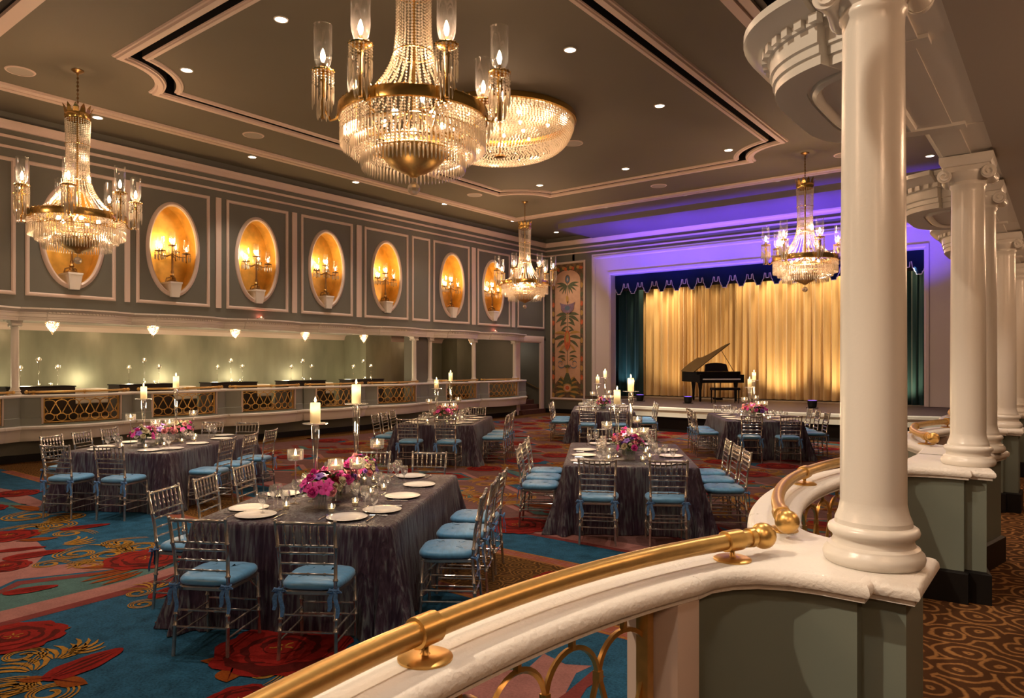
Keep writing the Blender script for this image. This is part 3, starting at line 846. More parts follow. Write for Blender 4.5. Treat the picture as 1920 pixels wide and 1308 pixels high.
# entablature over the bows
ENT = [(-.12,.0),(.0,.0),(.0,.045),(.012,.048),(.012,.085),(.024,.092),(.024,.165),(.036,.172),(.036,.205),(.062,.212),(.10,.235),(.128,.255),(.15,.262),(.15,.30),(-.12,.30)]
def ent_sc(k): return [(o*k if o > 0 else o, z*k) for o, z in ENT]
def entab_bow(mb, S, y0, y1, k=.8, dent=True):
    yc, H = (y0+y1)/2, (y1-y0)/2; e = H - S.eed
    bowsweep(mb, S, yc, H, [(o, S.ze + z) for o, z in ent_sc(k)], -e, e, 36)
    # soffit between the bow and the column line, with a raised moulded panel
    dq = .52*S.edge; edge = arc(S, yc, H, -.115, -(H-dq), H-dq, 30)
    poly = ccw(edge + [S.w(-.115, yc+H-dq), S.w(-.115, yc-H+dq)])
    mb.prism(poly, S.ze + .012, S.ze + .055)
    inn = [S.w(u_at(H, s, -.20), yc+s) for s in [(-1 + 2*q/24)*(H-.60) for q in range(25)]]
    inn = inn + [S.w(.22, yc+H-.60), S.w(.22, yc-H+.60)]
    mb.sweep([(0,S.ze+.013),(.006,S.ze+.001),(.022,S.ze-.006),(.034,S.ze+.001),(.045,S.ze+.013)], ccw(inn), 0, True)
    if dent:
        n = int(2*e/.062)
        for q in range(n):
            s = -e + (q+.5)*2*e/n
            bowsweep(mb, S, yc, H, [(.024*k,S.ze+.174*k),(.060*k,S.ze+.174*k),(.060*k,S.ze+.209*k),(.024*k,S.ze+.209*k)], s-.017, s+.017, 1)
def bulge(yc, H, n=40):
    """plan of the deep rounded bow overhead: (u, s) from south to north"""
    h = .535*H
    P = [(-.05, -h)] + [(.545*sin(pi*k/n), -h*(1 if cos(pi*k/n) > 0 else -1)*sqrt(abs(cos(pi*k/n)))) for k in range(n + 1)] + [(-.05, h)]
    return P
def entab_deep(mb, S, y0, y1, k=.8):
    yc, H = (y0+y1)/2, (y1-y0)/2
    B = bulge(yc, H); path = [S.w(u, yc+s) for u, s in B]
    # the returns towards the columns stand back a little from the bow
    i0 = next(q for q, p in enumerate(B) if p[0] > .27); i1 = len(B) - 1 - i0
    mb.sweep([(o, S.ze + z) for o, z in ent_sc(k)], path[i0:i1+1])
    for P in (path[:i0+1], path[i1:]): mb.sweep([(o - .045 if o > -.05 else o, S.ze + .001 + z) for o, z in ent_sc(k)], P)
    inner = ccw([S.w(max(u, 0)*.84, yc + s*.88) for u, s in B[1:-1]]); mb.prism(inner, S.ze + .012, S.ze + .06)
    pan = ccw([S.w(.13 + max(u, 0)*.53, yc + s*.74) for u, s in B[1:-1]])
    mb.sweep([(0,S.ze+.013),(.006,S.ze-.002),(.022,S.ze-.012),(.034,S.ze-.002),(.045,S.ze+.013)], pan, 0, True)
    # dentils
    acc = 0; nxt = .05
    for a, b in zip(path, path[1:]):
        a, b = Vector(a), Vector(b); L = (b - a).length; t = (b - a)/max(L, 1e-6)
        while nxt < acc + L:
            p = a + t*(nxt - acc)
            mb.sweep([(.018*k,S.ze+.172*k),(.062*k,S.ze+.172*k),(.062*k,S.ze+.210*k),(.018*k,S.ze+.210*k)], [tuple(p - t*.017), tuple(p + t*.017)])
            nxt += .058
        acc += L
def entab_beam(mb, S, ya, yb, k=.8):
    mb.sweep([(o, S.ze + .003 + z) for o, z in ent_sc(k)], [S.w(.10, ya), S.w(.10, yb)])
    mb.prism(ccw([S.w(-.115, ya), S.w(.0, ya), S.w(.0, yb), S.w(-.115, yb)]), S.ze + .014, S.ze + .06)
def entab_pier(mb, S, yc, Hs, Hn, k=.8):
    rs = []
    for o, z in ent_sc(k)[1:-1]:
        rs.append([p + (S.ze + z,) for p in pier_ring(S, yc, Hs, Hn, o + S.rec)])
    mb.rings(rs)

def column(S, yc, label, grp, r=.081, x=None):
    X = S.w(0, yc)[0] if x is None else x
    root = tag(empty('column', (X, yc, S.zc)), label, 'column', grp, 'thing')
    H = S.ze - S.zc; k = r / .081
    t = MB(); t.lathe([(r+.034*k,.0006),(r+.041*k,.008*k),(r+.044*k,.020*k),(r+.041*k,.032*k),(r+.033*k,.040*k),(r+.031*k,.046*k),(r+.021*k,.052*k),(r+.017*k,.064*k),(r+.020*k,.072*k),(r+.024*k,.075*k),(r+.029*k,.079*k),(r+.031*k,.087*k),(r+.028*k,.096*k),(r+.019*k,.102*k),(r+.014*k,.103*k),(r+.013*k,.115*k)], 40)
    t.build('base', M['white'], root, smooth=40)
    h0, h1 = .115*k, H - .125*k
    t = MB(); t.lathe([(r+.013*k,h0),(r+.005*k,h0+.02*k),(r,h0+.045*k)] + [(r*(1 - .07*(q/8)**1.6), h0+.05*k + (h1-.06*k-h0-.05*k)*q/8) for q in range(9)] + [(r*.94,h1-.03*k),(r*1.02,h1-.022*k),(r*1.02,h1-.012*k),(r*.94,h1)], 40)
    t.build('shaft', M['white'], root, smooth=50)
    t = MB(); a = r*1.22
    t.lathe([(r*.94,h1),(r*1.12,h1+.018*k),(r*1.25,h1+.038*k),(r*1.25,h1+.05*k)], 32)
    for q in (-1, 1):
        for y in (-1, 1):
            c0 = Vector((q*a*.98, y*a*.86, h1 + .03*k))
            t.tube([(c0.x, c0.y - y*.004, c0.z), (c0.x, c0.y + y*.010, c0.z)], .034*k, 18)
            sp = [(c0.x + (.030*k*(1-u*.8))*cos(q*u*9 + pi/2), c0.y + y*.012, c0.z + (.030*k*(1-u*.8))*sin(pi/2 + q*u*9)) for u in [w/20 for w in range(21)]]
            t.tube(sp, .005*k, 5)
        t.tube([(q*a*.98, -a*.86, h1+.03*k), (q*a*.98, 0, h1+.03*k), (q*a*.98, a*.86, h1+.03*k)], [.033*k,.022*k,.033*k], 14)
    t.box(-a*1.02, a*1.02, -a*.9, a*.9, h1+.048*k, h1+.074*k)
    b = a*1.2; z0, z1 = h1+.074*k, H - .0006
    t.rings([[(-b*.9,-b*.9,z0),(b*.9,-b*.9,z0),(b*.9,b*.9,z0),(-b*.9,b*.9,z0)], [(-b,-b,z0+.02*k),(b,-b,z0+.02*k),(b,b,z0+.02*k),(-b,b,z0+.02*k)], [(-b,-b,z1),(b,-b,z1),(b,b,z1),(-b,b,z1)]])
    t.build('capital', M['white'], root, smooth=35)
    return root

# --- camera side
RY_ = [-.27, 2.10, 4.42, 5.15, 7.20, 9.45, 11.75]
RB = [(0,1),(1,2),(3,4),(4,5),(5,6)]
def hs(ys, i, bays):
    s = n = None
    for a, b in bays:
        if b == i: s = (ys[b]-ys[a])/2
        if a == i: n = (ys[b]-ys[a])/2
    return s, n
rn = ['nearest the camera', 'on the second bay behind the big column', 'beyond the paired columns', 'past the fourth column', 'at the far end of the gallery']
for k, (a, b) in enumerate(RB):
    balustrade(RIGHT, RY_[a], RY_[b], 'white bowed balustrade with gilt loop grille, ' + rn[k], 'thick gilt handrail with ball ends, ' + rn[k], 'gallery', 8, k < 2)
pn = ['behind the camera', 'carrying the big near column', 'carrying the second column', 'carrying the third column', 'carrying the fourth column', 'past the fourth column', 'at the far end of the gallery']
et = MB()
for i, y in enumerate(RY_):
    s, n = hs(RY_, i, RB)
    pier(RIGHT, y, s, n, 'grey-green panelled pedestal with white cap ' + pn[i], 'gallery pedestals')
    if i > 0: column(RIGHT, y, 'glossy white column, ' + ['', 'the big one nearest the brass rail', 'second from the camera', 'third, close behind the second', 'fourth from the camera', 'fifth from the camera', 'last on the gallery'][i], 'gallery columns')
for a, b in RB: entab_deep(et, RIGHT, RY_[a], RY_[b])
edges = sorted([RY_[0] - .3, RY_[-1] + .3] + [v for a, b in RB for v in ((RY_[a]+RY_[b])/2 - .535*(RY_[b]-RY_[a])/2 + .06, (RY_[a]+RY_[b])/2 + .535*(RY_[b]-RY_[a])/2 - .06)])
for q in range(0, len(edges), 2): entab_beam(et, RIGHT, edges[q], edges[q+1])
et.prism(ccw([RIGHT.w(-.115, -.6), RIGHT.w(.075, -.6), RIGHT.w(.075, 12.1), RIGHT.w(-.115, 12.1)]), RIGHT.ze + .016, RIGHT.ze + .06)
struct(et.build('trim_10', M['white'], smooth=30))

# --- far side
LY = [2.90, 5.02, 7.14, 9.29, 11.45, 13.60, 15.80, 16.50, 18.65, 20.97]
LB = [(0,1),(1,2),(2,3),(3,4),(4,5),(5,6),(7,8),(8,9)]
et = MB(); lg = MB()
for i, y in enumerate(LY):
    s, n = hs(LY, i, LB)
    pier(LEFT, y, s, n, f'grey-green panelled pedestal in the far balcony front, {ORD[9-i]} from the stage stair', 'far balcony pedestals')
    entab_pier(et, LEFT, y, s, n, .85)
    poly = pier_poly(LEFT, y, s, n, False)
    lg.loft(poly, [(.06,.42),(.05,.44),(.03,.50),(.025,.58),(.0,.63),(-.035,.66),(-.035,.70),(.0,.719)], 0, clampy(y, LEFT.edge if s else .345, LEFT.edge if n else .345))
for k, (a, b) in enumerate(LB):
    nm = ORD[7-k] + ' bay from the stage stair'
    balustrade(LEFT, LY[a], LY[b], 'white bowed balcony front with gilt grille, ' + nm, 'gilt handrail on the far balcony, ' + nm, 'far balcony', 7)
    entab_bow(et, LEFT, LY[a], LY[b], .85, True)
    yc, H = (LY[a]+LY[b])/2, (LY[b]-LY[a])/2
    bowsweep(lg, LEFT, yc, H, [(-.12,.719),(.10,.719),(.135,.70),(.135,.66),(.10,.63),(.075,.58),(.07,.50),(.05,.44),(.04,.42),(-.12,.42)], -(H-LEFT.edge), H-LEFT.edge)
    # floor slab of the bow
    lg.prism(ccw(arc(LEFT, yc, H, .0, -(H-.25), H-.25, 20) + [LEFT.w(-.1, yc+H-.25), LEFT.w(-.1, yc-H+.25)]), .605, .7185)
struct(et.build('trim_11', M['white'], smooth=30)); struct(lg.build('trim_12', M['white'], smooth=30))
t = MB(); t.box(XL-.05, XL+.07, 20.98, 21.02, 0, 2.98); struct(t.build('trim_13', M['trim']))
for k, i in enumerate((1, 6, 7, 8, 9)):
    column(LEFT, LY[i], 'slim white column on the far balcony, ' + ['standing alone at the camera end', 'first of the close pair', 'second of the close pair', 'next after the close pair', 'beside the stage stair'][k], 'far balcony columns', .072)
# bowed floors on the gallery
gs = MB()
for a, b in RB:
    yc, H = (RY_[a]+RY_[b])/2, (RY_[b]-RY_[a])/2
    gs.prism(ccw(arc(RIGHT, yc, H, .02, -(H-.02), H-.02, 20) + [RIGHT.w(.2, yc+H-.02), RIGHT.w(.2, yc-H+.02)]), .601, .7185)
struct(gs.build('trim_14', M['trim'], smooth=30))
# ---------------------------------------------------------------- chandeliers and other fittings
def add_point(name, loc, power, col=(1,.70,.40), r=.05, parent=None):
    l = bpy.data.lights.new(name, 'POINT'); l.energy = power; l.color = col; l.shadow_soft_size = r
    o = bpy.data.objects.new(name, l); COL.objects.link(o); o.location = loc
    if parent: o.parent = parent
    return o
def add_spot(name, loc, target, power, angle, col=(1,.74,.46), blend=.6, r=.05):
    l = bpy.data.lights.new(name, 'SPOT'); l.energy = power; l.color = col; l.shadow_soft_size = r
    l.spot_size = radians(angle); l.spot_blend = blend
    o = bpy.data.objects.new(name, l); COL.objects.link(o); o.location = loc
    o.rotation_euler = (Vector(target) - Vector(loc)).to_track_quat('-Z', 'Y').to_euler()
    return o
def add_area(name, loc, target, power, sx, sy, col):
    l = bpy.data.lights.new(name, 'AREA'); l.energy = power; l.color = col; l.shape = 'RECTANGLE'; l.size = sx; l.size_y = sy
    o = bpy.data.objects.new(name, l); COL.objects.link(o); o.location = loc
    o.rotation_euler = (Vector(target) - Vector(loc)).to_track_quat('-Z', 'Y').to_euler()
    return o

def lamp_parts(mb_shade, mb_bulb, mb_sock, p, k=1.0):
    x, y, z = p
    mb_sock.lathe([(.028*k,0),(.030*k,.02*k),(.016*k,.03*k),(.016*k,.06*k),(.012*k,.065*k)], 10, p)
    mb_shade.lathe([(.026*k,.012*k),(.045*k,.03*k),(.062*k,.06*k),(.072*k,.10*k),(.075*k,.15*k),(.075*k,.37*k),(.078*k,.375*k)], 20, p, 0, False)
    mb_bulb.lathe([(.004*k,.062*k),(.016*k,.085*k),(.022*k,.115*k),(.017*k,.145*k),(.006*k,.175*k),(.001*k,.185*k)], 8, p)

def make_chandelier():
    root = empty('chandelier')
    def B(mb, name, m, par=root, sm=40): return mb.build(name, M[m], par, sm)
    t = MB(); t.lathe([(.015,-.0),(.095,-.001),(.095,-.015),(.06,-.04),(.02,-.06),(.012,-.09)], 20); B(t, 'canopy', 'bronze')
    t = MB(); t.tube([(0,0,-.08),(0,0,-.62)], .007, 6)
    for k in range(16):
        z = -.10 - k*.033; a = (k % 2) * pi/2
        t.tube([(.014*cos(a)*cos(q), .014*sin(a)*cos(q), z + .02*sin(q)) for q in [2*pi*w/8 for w in range(8)]], .0045, 4, closed=True)
    B(t, 'chain', 'bronze')
    # crown with upright leaves
    t = MB(); t.lathe([(.185,-.83),(.195,-.81),(.195,-.74),(.185,-.72),(.17,-.74),(.17,-.82)], 24, cap=False)
    for k in range(12):
        a = 2*pi*k/12; c, s = cos(a), sin(a)
        w = .045
        for z0, z1, r0, r1 in ((-.73,-.66,.188,.20),(-.66,-.60,.20,.235)):
            ww0 = w*(1 if z0 < -.7 else .8); ww1 = w*(.8 if z0 < -.7 else .1)
            t.add([(r0*c - ww0*s, r0*s + ww0*c, z0),(r0*c + ww0*s, r0*s - ww0*c, z0),(r1*c + ww1*s, r1*s - ww1*c, z1),(r1*c - ww1*s, r1*s + ww1*c, z1)], [(0,1,2,3)])
    t.tube([(0,0,-.60),(0,0,-2.4)], .02, 8)
    for k in range(6):
        a = pi/3*k; t.tube([(0,0,-.70),(.18*cos(a),.18*sin(a),-.75)], .007, 5)
    B(t, 'crown', 'brass')
    # beaded neck flaring to the main ring
    prof = [(.185,-.83),(.172,-1.10),(.165,-1.40),(.168,-1.65),(.19,-1.85),(.235,-1.98),(.30,-2.10),(.39,-2.22),(.50,-2.33),(.63,-2.41),(.695,-2.44)]
    acc = [0]
    for a, b in zip(prof, prof[1:]): acc.append(acc[-1] + sqrt((a[0]-b[0])**2 + (a[1]-b[1])**2))
    def pp(u):
        d = u * acc[-1]
        for i in range(len(prof)-1):
            if d <= acc[i+1] + 1e-9:
                f = (d - acc[i])/(acc[i+1]-acc[i]); return (prof[i][0]+(prof[i+1][0]-prof[i][0])*f, prof[i][1]+(prof[i+1][1]-prof[i][1])*f)
        return prof[-1]
    t = MB(); nb = 60
    for k in range(30):
        a = 2*pi*k/30
        for q in range(nb):
            r, z = pp((q+.5)/nb); t.bead((r*cos(a), r*sin(a), z), .0135, 1.1)
    o = B(t, 'bead_strands', 'crystal', sm=0); o['kind'] = 'stuff'
    t = MB()
    for r, z, w in ((.182,-1.84,.008),(.178,-1.25,.005)): t.tube([(r*1.04*cos(2*pi*k/40), r*1.04*sin(2*pi*k/40), z) for k in range(40)], w, 6, closed=True)
    B(t, 'neck_ring', 'brass')
    t = MB(); t.lathe([(.70,-2.515),(.725,-2.51),(.735,-2.46),(.728,-2.41),(.705,-2.395),(.69,-2.42),(.69,-2.50)], 64, cap=False)
    for k in range(56):
        a = 2*pi*k/56; t.bead((.715*cos(a), .715*sin(a), -2.405), .014, 1.6)
    for r, z in ((.60,-2.62),(.50,-2.76),(.36,-2.80)): t.tube([(r*cos(2*pi*k/48), r*sin(2*pi*k/48), z) for k in range(48)], .009, 6, closed=True)
    for k in range(6):
        a = pi/3*k; t.tube([(.70*cos(a),.70*sin(a),-2.47),(.5*cos(a),.5*sin(a),-2.60),(.06*cos(a),.06*sin(a),-2.42)], .009, 5)
        t.tube([(.60*cos(a),.60*sin(a),-2.47),(.60*cos(a),.60*sin(a),-2.62),(.50*cos(a),.50*sin(a),-2.76)], .007, 5)
    B(t, 'main_ring', 'brass')
    # tiers of beads and prisms
    tiers = ((.70,-2.50,112,5,.15), (.60,-2.63,92,3,.15), (.50,-2.77,78,3,.14))
    for r, z, n, nb_, L in tiers:
        t = MB()
        for k in range(n):
            a = 2*pi*k/n; c, s = cos(a)*r, sin(a)*r
            for q in range(nb_): t.bead((c, s, z - .014 - q*.028), .0125, 1.1)
            t.drop((c, s, z - nb_*.028 - .004), .0105, L)
        o = B(t, 'prism_tier', 'crystal', sm=0); o['kind'] = 'stuff'
    t = MB()
    for r, z, n in ((.66,-2.55,70),(.55,-2.68,60),(.42,-2.72,48)):
        for k in range(n):
            a = 2*pi*(k+.5)/n
            for q in range(6): t.bead((r*cos(a), r*sin(a), z - q*.03), .012, 1.1)
    o = B(t, 'bead_curtain', 'crystal', sm=0); o['kind'] = 'stuff'
    t = MB(); t.lathe([(.335,-2.78),(.33,-2.80),(.29,-2.88),(.22,-2.95),(.13,-3.00),(.07,-3.02),(.05,-3.035),(.03,-3.05)], 36); B(t, 'bowl', 'gold')
    t = MB(); t.tube([(0,0,-3.05),(0,0,-3.10)], .006, 6); t.sphere((0,0,-3.16), .062, 10, 6); B(t, 'ball_drop', 'crystal', sm=0)
    # inner lamps
    for k in range(5):
        t = MB(); a = 2*pi*k/5 + .3; t.sphere((.30*cos(a), .30*sin(a), -2.50), .034, 8, 6); B(t, 'inner_lamp', 'bulb', sm=60)
    for k in range(7):
        a = 2*pi*k/7; c, s = cos(a), sin(a); R = .86; zc = -2.10
        t = MB()
        t.tube([(.71*c,.71*s,-2.46),(.74*c,.74*s,-2.54),(.79*c,.79*s,-2.56),(.84*c,.84*s,-2.47),(.86*c,.86*s,-2.30),(R*c,R*s,zc)], .013, 6)
        t.lathe([(.02,-.45),(.014,-.40),(.022,-.18),(.03,-.06),(.012,-.5)][:4], 8, (R*c, R*s, zc))
        t.lathe([(.012,-.025),(.06,-.02),(.098,-.006),(.104,.004),(.098,.010),(.03,.008)], 24, (R*c, R*s, zc))
        for q in range(14):
            b = 2*pi*q/14; t.bead((R*c + .104*cos(b), R*s + .104*sin(b), zc + .006), .011, 1.0)
        arm = B(t, 'arm', 'brass')
        sh, bu, so = MB(), MB(), MB(); lamp_parts(sh, bu, so, (R*c, R*s, zc + .01), 1.14)
        B(sh, 'lamp_shade', 'shade', arm, 60); B(bu, 'bulb', 'bulb', arm, 60); B(so, 'socket', 'bronze', arm)
        t = MB()
        for q in range(16):
            b = 2*pi*q/16; x, y = R*c + .098*cos(b), R*s + .098*sin(b); nbd = 4 + (q % 3)
            for w in range(nbd): t.bead((x, y, zc - .02 - w*.026), .0115, 1.1)
            t.drop((x, y, zc - .02 - nbd*.026), .010, .16 + .03*(q % 2))
        for q in range(8):
            b = 2*pi*q/8; t.drop((R*c + .055*cos(b), R*s + .055*sin(b), zc - .26), .010, .20)
        o = B(t, 'crystal_fringe', 'crystal', arm, 0); o['kind'] = 'stuff'
    return root
CH = [(-5.05, 4.92, radians(-25), 'largest crystal chandelier, hanging closest over the nearest tables'),
      (-12.98, 4.92, radians(-29), 'crystal chandelier hanging over the table beside the gilt balcony grilles'),
      (-12.9, 17.2, radians(-23), 'crystal chandelier hanging in front of the tapestry corner'),
      (-4.79, 17.2, radians(-54), 'crystal chandelier hanging before the gold stage curtain')]
proto = make_chandelier(); first = True
kids = KIDS()
for x, y, rz, lab in CH:
    o = proto if first else copy_tree(proto, None, kids); first = False
    o.location = (x, y, ZC); o.rotation_euler = (0, 0, rz); tag(o, lab, 'chandelier', 'crystal chandeliers')
    add_point('chandelier_glow', (x, y, ZC - 2.45), CHW, WARM, .12)
    add_point('chandelier_upper_glow', (x, y, ZC - 1.9), CHW*.15, WARM, .06)
    for k in range(7):
        a = rz + 2*pi*k/7
        if k % 2 == 0: add_point('chandelier_candle', (x + .86*cos(a), y + .86*sin(a), ZC - 1.98), CHW*.22, WARM, .035)

# large shallow crystal fitting at the centre of the ceiling
cx, cy, R = -8.9, 11.05, 1.48
root = tag(empty('ceiling_chandelier', (cx, cy, ZC)), 'wide shallow crystal bowl fixed to the ceiling behind the largest chandelier', 'chandelier')
t = MB(); t.lathe([(R-.06,0),(R+.03,-.001),(R+.03,-.10),(R-.01,-.115),(R-.06,-.10)], 72, cap=False); t.build('rim', M['brass'], root, smooth=40)
t = MB()
def bowlr(u): return (R-.03) * (1 - u**2.3*.98)
NR = 30
for q in range(NR):
    u = (q+.5)/NR; z = -.10 - .66*(sin(u*pi/2)**.85); r = max(.10, (R-.03)*cos(u*pi/2)**.55)
    n = max(12, int(2*pi*r/.062))
    for k in range(n):
        a = 2*pi*k/n + q*.37; t.bead((r*cos(a), r*sin(a), z), .022, 1.1)
o = t.build('crystal_net', M['crystal_net'], root, smooth=0); o['kind'] = 'stuff'
t = MB()
for k in range(110):
    a = 2*pi*k/110; t.drop((R*.985*cos(a), R*.985*sin(a), -.10), .016, .16)
o = t.build('prism_fringe', M['crystal_net'], root, smooth=0); o['kind'] = 'stuff'
t = MB(); t.lathe([(.11,-.74),(.11,-.775),(.07,-.79),(.02,-.795)], 20); t.tube([(0,0,0),(0,0,-.75)], .02, 8); t.build('boss', M['bronze'], root)
for k in range(12):
    t = MB(); a = 2*pi*k/12; rr = .95 if k % 2 else .5; t.sphere((rr*cos(a), rr*sin(a), -.18), .035, 8, 6); t.build('inner_lamp', M['bulb'], root, smooth=60)
for k in range(4):
    a = pi/4 + pi/2*k; add_point('ceiling_bowl_glow', (cx + .75*cos(a), cy + .75*sin(a), ZC - .30), BOWLW, WARM, .10)

# candelabra in the niches, each on its white plinth
def make_candelabrum():
    root = empty('candelabrum')
    t = MB(); t.lathe([(.10,0),(.10,.02),(.05,.05),(.03,.10),(.045,.13),(.022,.17)], 14)
    for k in range(3):
        a = 2*pi*k/3; t.tube([(.03*cos(a),.03*sin(a),.10),(.10*cos(a),.10*sin(a),.08),(.12*cos(a),.12*sin(a),.005)], .013, 6)
    t.lathe([(.022,.16),(.030,.20),(.020,.24),(.019,.50),(.028,.53),(.028,.56),(.012,.58),(.012,.70)], 10); t.build('stand', M['bronze'], root)
    for k, (dx, dy, dz) in enumerate(((0,0,.72),(.02,-.27,.58),(.02,.27,.58),(-.14,-.14,.62),(-.14,.14,.62))):
        t = MB()
        if k: t.tube([(0,0,.55),(dx*.5,dy*.5,.50),(dx,dy,.52),(dx,dy,dz)], .010, 6)
        t.lathe([(.01,-.02),(.075,-.004),(.08,.004),(.02,.006)], 16, (dx,dy,dz))
        t.lathe([(.012,-.18),(.006,-.14),(.010,-.02)], 6, (dx,dy,dz))
        arm = t.build('arm', M['bronze'], root)
        sh, bu, so = MB(), MB(), MB(); lamp_parts(sh, bu, so, (dx,dy,dz), .72)
        sh.build('lamp_shade', M['shade'], arm, smooth=60); bu.build('bulb', M['bulb'], arm, smooth=60); so.build('socket', M['bronze'], arm)
        t = MB()
        for q in range(9):
            b = 2*pi*q/9; x, y = dx + .074*cos(b), dy + .074*sin(b)
            for w in range(2): t.bead((x, y, dz - .02 - w*.024), .010, 1.1)
            t.drop((x, y, dz - .068), .009, .10)
        o = t.build('crystal_fringe', M['crystal'], arm, smooth=0); o['kind'] = 'stuff'
    return root
cproto = make_candelabrum(); kids = KIDS()
pt_ = MB()
b0, b1 = .13, .09
pt_.rings([[(-ND+.05,-b1,0),(.10,-b1,0),(.10,b1,0),(-ND+.05,b1,0)],[(-ND+.05,-b0,.30),(.14,-b0,.30),(.14,b0,.30),(-ND+.05,b0,.30)],[(-ND+.05,-b0-.01,.31),(.15,-b0-.01,.31),(.15,b0+.01,.31),(-ND+.05,b0+.01,.31)],[(-ND+.05,-b0-.01,.345),(.15,-b0-.01,.345),(.15,b0+.01,.345),(-ND+.05,b0+.01,.345)]])
pl0 = pt_.build('plinth', M['white'], None, smooth=30)
for k, (y, w) in enumerate(NY):
    p = pl0 if k == 0 else pl0.copy()
    if k: COL.objects.link(p)
    p.location = (XL, y, 3.45); nm = ORD[6-k] + ' gold oval niche from the stage'
    tag(p, 'white tapered plinth projecting from the ' + nm, 'plinth', 'niche plinths')
    o = cproto if k == 0 else copy_tree(cproto, None, kids)
    o.location = (XL - .06, y, 3.796); o.scale = (1.18,)*3; tag(o, 'lit bronze candelabrum with glass shades in the ' + nm, 'candelabrum', 'niche candelabra')
    add_point('niche_glow', (XL - .10, y, 4.78), NICHEW, (1,.62,.26), .06)
    add_point('niche_glow_side', (XL - .12, y - .30, 4.60), NICHEW*.6, (1,.62,.26), .04)

# little crystal pendants under the far balcony ceiling
def make_pendant():
    root = empty('pendant_light')
    t = MB(); t.lathe([(.10,0),(.13,-.01),(.13,-.035),(.115,-.045)], 20); t.tube([(0,0,-.04),(0,0,-.10)], .008, 6); t.build('rim', M['brass'], root)
    t = MB()
    for q in range(7):
        u = q/6; z = -.05 - .19*u; r = max(.02, .125*cos(u*1.35)); n = max(6, int(22*r/.125))
        for k in range(n):
            a = 2*pi*k/n + q*.4; t.bead((r*cos(a), r*sin(a), z), .016, 1.2)
    t.drop((0,0,-.24), .018, .07)
    o = t.build('crystal_bowl', M['crystal_net'], root, smooth=0); o['kind'] = 'stuff'
    t = MB(); t.sphere((0,0,-.10), .030, 8, 6); t.build('bulb', M['bulb'], root, smooth=60)
    return root
pp0 = make_pendant(); kids = KIDS()
PEND = [(y_on(px, -17.3), -17.3) for px in (98, 287, 441, 572, 682, 805, 885)]
for k, (y, x) in enumerate(PEND):
    o = pp0 if k == 0 else copy_tree(pp0, None, kids)
    o.location = (x, y, TCL - .001)
    tag(o, f'small crystal bowl pendant under the far balcony ceiling, {ORD[6-k]} from the stage', 'pendant light', 'balcony pendants')
    add_point('pendant_glow', (x, y, TCL - .17), PENDW, WARM, .06)

for k, y in enumerate((-1.0, .9, 3.2, 6.2, 8.4)):  # added pendants out of view, to lighten the gallery ceiling
    o = copy_tree(pp0, None, kids); o.location = (.75, y, TCR - .001)
    tag(o, f'added unseen crystal pendant brightening the gallery ceiling, {ORD[k]} from the camera end', 'pendant light', 'added gallery pendants')
    add_point('pendant_glow', (.75, y, TCR - .17), PENDW*1.8, WARM, .06)

# recessed downlights and round ceiling speakers
def disc_px(px, py): return at(px, py, ZC)
DL = [(527,36),(350,131),(1069,93),(1237,198),(183,220),(473,294),(667,341),(834,382),(963,414),(1366,281),(1173,316),(1012,347),(1283,365),(1134,388),(1043,435),(1457,338),(1744,292)]
DLN = ['close to the largest chandelier at the camera end','inside the coffer corner by the hanging beside the niches','inside the coffer, to the stage side of the largest chandelier','inside the coffer, halfway to the stage along the column side','over the crown of the balcony-side chandelier','over the second niche panel','over the third niche panel','over the fifth niche panel','over the sixth niche panel, before the corner chandelier','in the coffer corner before the stage chandelier','inside the coffer near its stage edge','inside the coffer nearest the far notch','just outside the coffer, middle of the violet glow','just outside the coffer, at the dim end of the violet glow','in front of the fascia end, by the tapestry corner','just outside the coffer, before the stage chandelier crown','seen between the big column and the second column']
lr = MB(); lr.lathe([(.085,-.012),(.10,-.012),(.105,-.001),(.085,0)], 24, cap=False)
ll = MB(); ll.lathe([(.0005,-.004),(.086,-.004)], 24, cap=False)
e0 = empty('ceiling_light'); ring = lr.build('trim_ring', M['white'], e0); lens = ll.build('lens', M['downlight'], e0, smooth=0); kids = KIDS()
for k, (px, py) in enumerate(DL):
    o = e0 if k == 0 else copy_tree(e0, None, kids)
    p = disc_px(px, py); o.location = (p[0], p[1], ZC - .0005); tag(o, 'bright round recessed downlight ' + DLN[k], 'ceiling light', 'recessed downlights')
    add_spot('downlight_beam', (p[0], p[1], ZC - .03), (p[0], p[1], 0), DOWNW, 78, WARM2, .85, .06)
for k, (x, y) in enumerate(((-5.0,2.4),(-8.2,1.4),(-5.3,6.9),(-2.4,7.4),(-7.4,4.2),(-10.5,2.6),(-2.2,3.4))):
    o = copy_tree(e0, None, kids); o.location = (x, y, ZC - .0005); tag(o, 'round recessed downlight overhead at the camera end of the hall', 'ceiling light', 'recessed downlights')
    add_spot('downlight_beam', (x, y, ZC - .03), (x, y, 0), DOWNW, 78, WARM2, .85, .06)
SP = [(38,133),(475,253),(890,365),(1235,348),(1228,414),(1488,378),(1582,290),(1075,268)]
SPN = ['above the balcony-side chandelier','over the first and second niches','above the corner chandelier, beside the coffer notch','just outside the coffer before the stage','in the violet light behind the fascia','in the violet light beside the stage chandelier','beside the big column top','beside the wide crystal ceiling bowl']
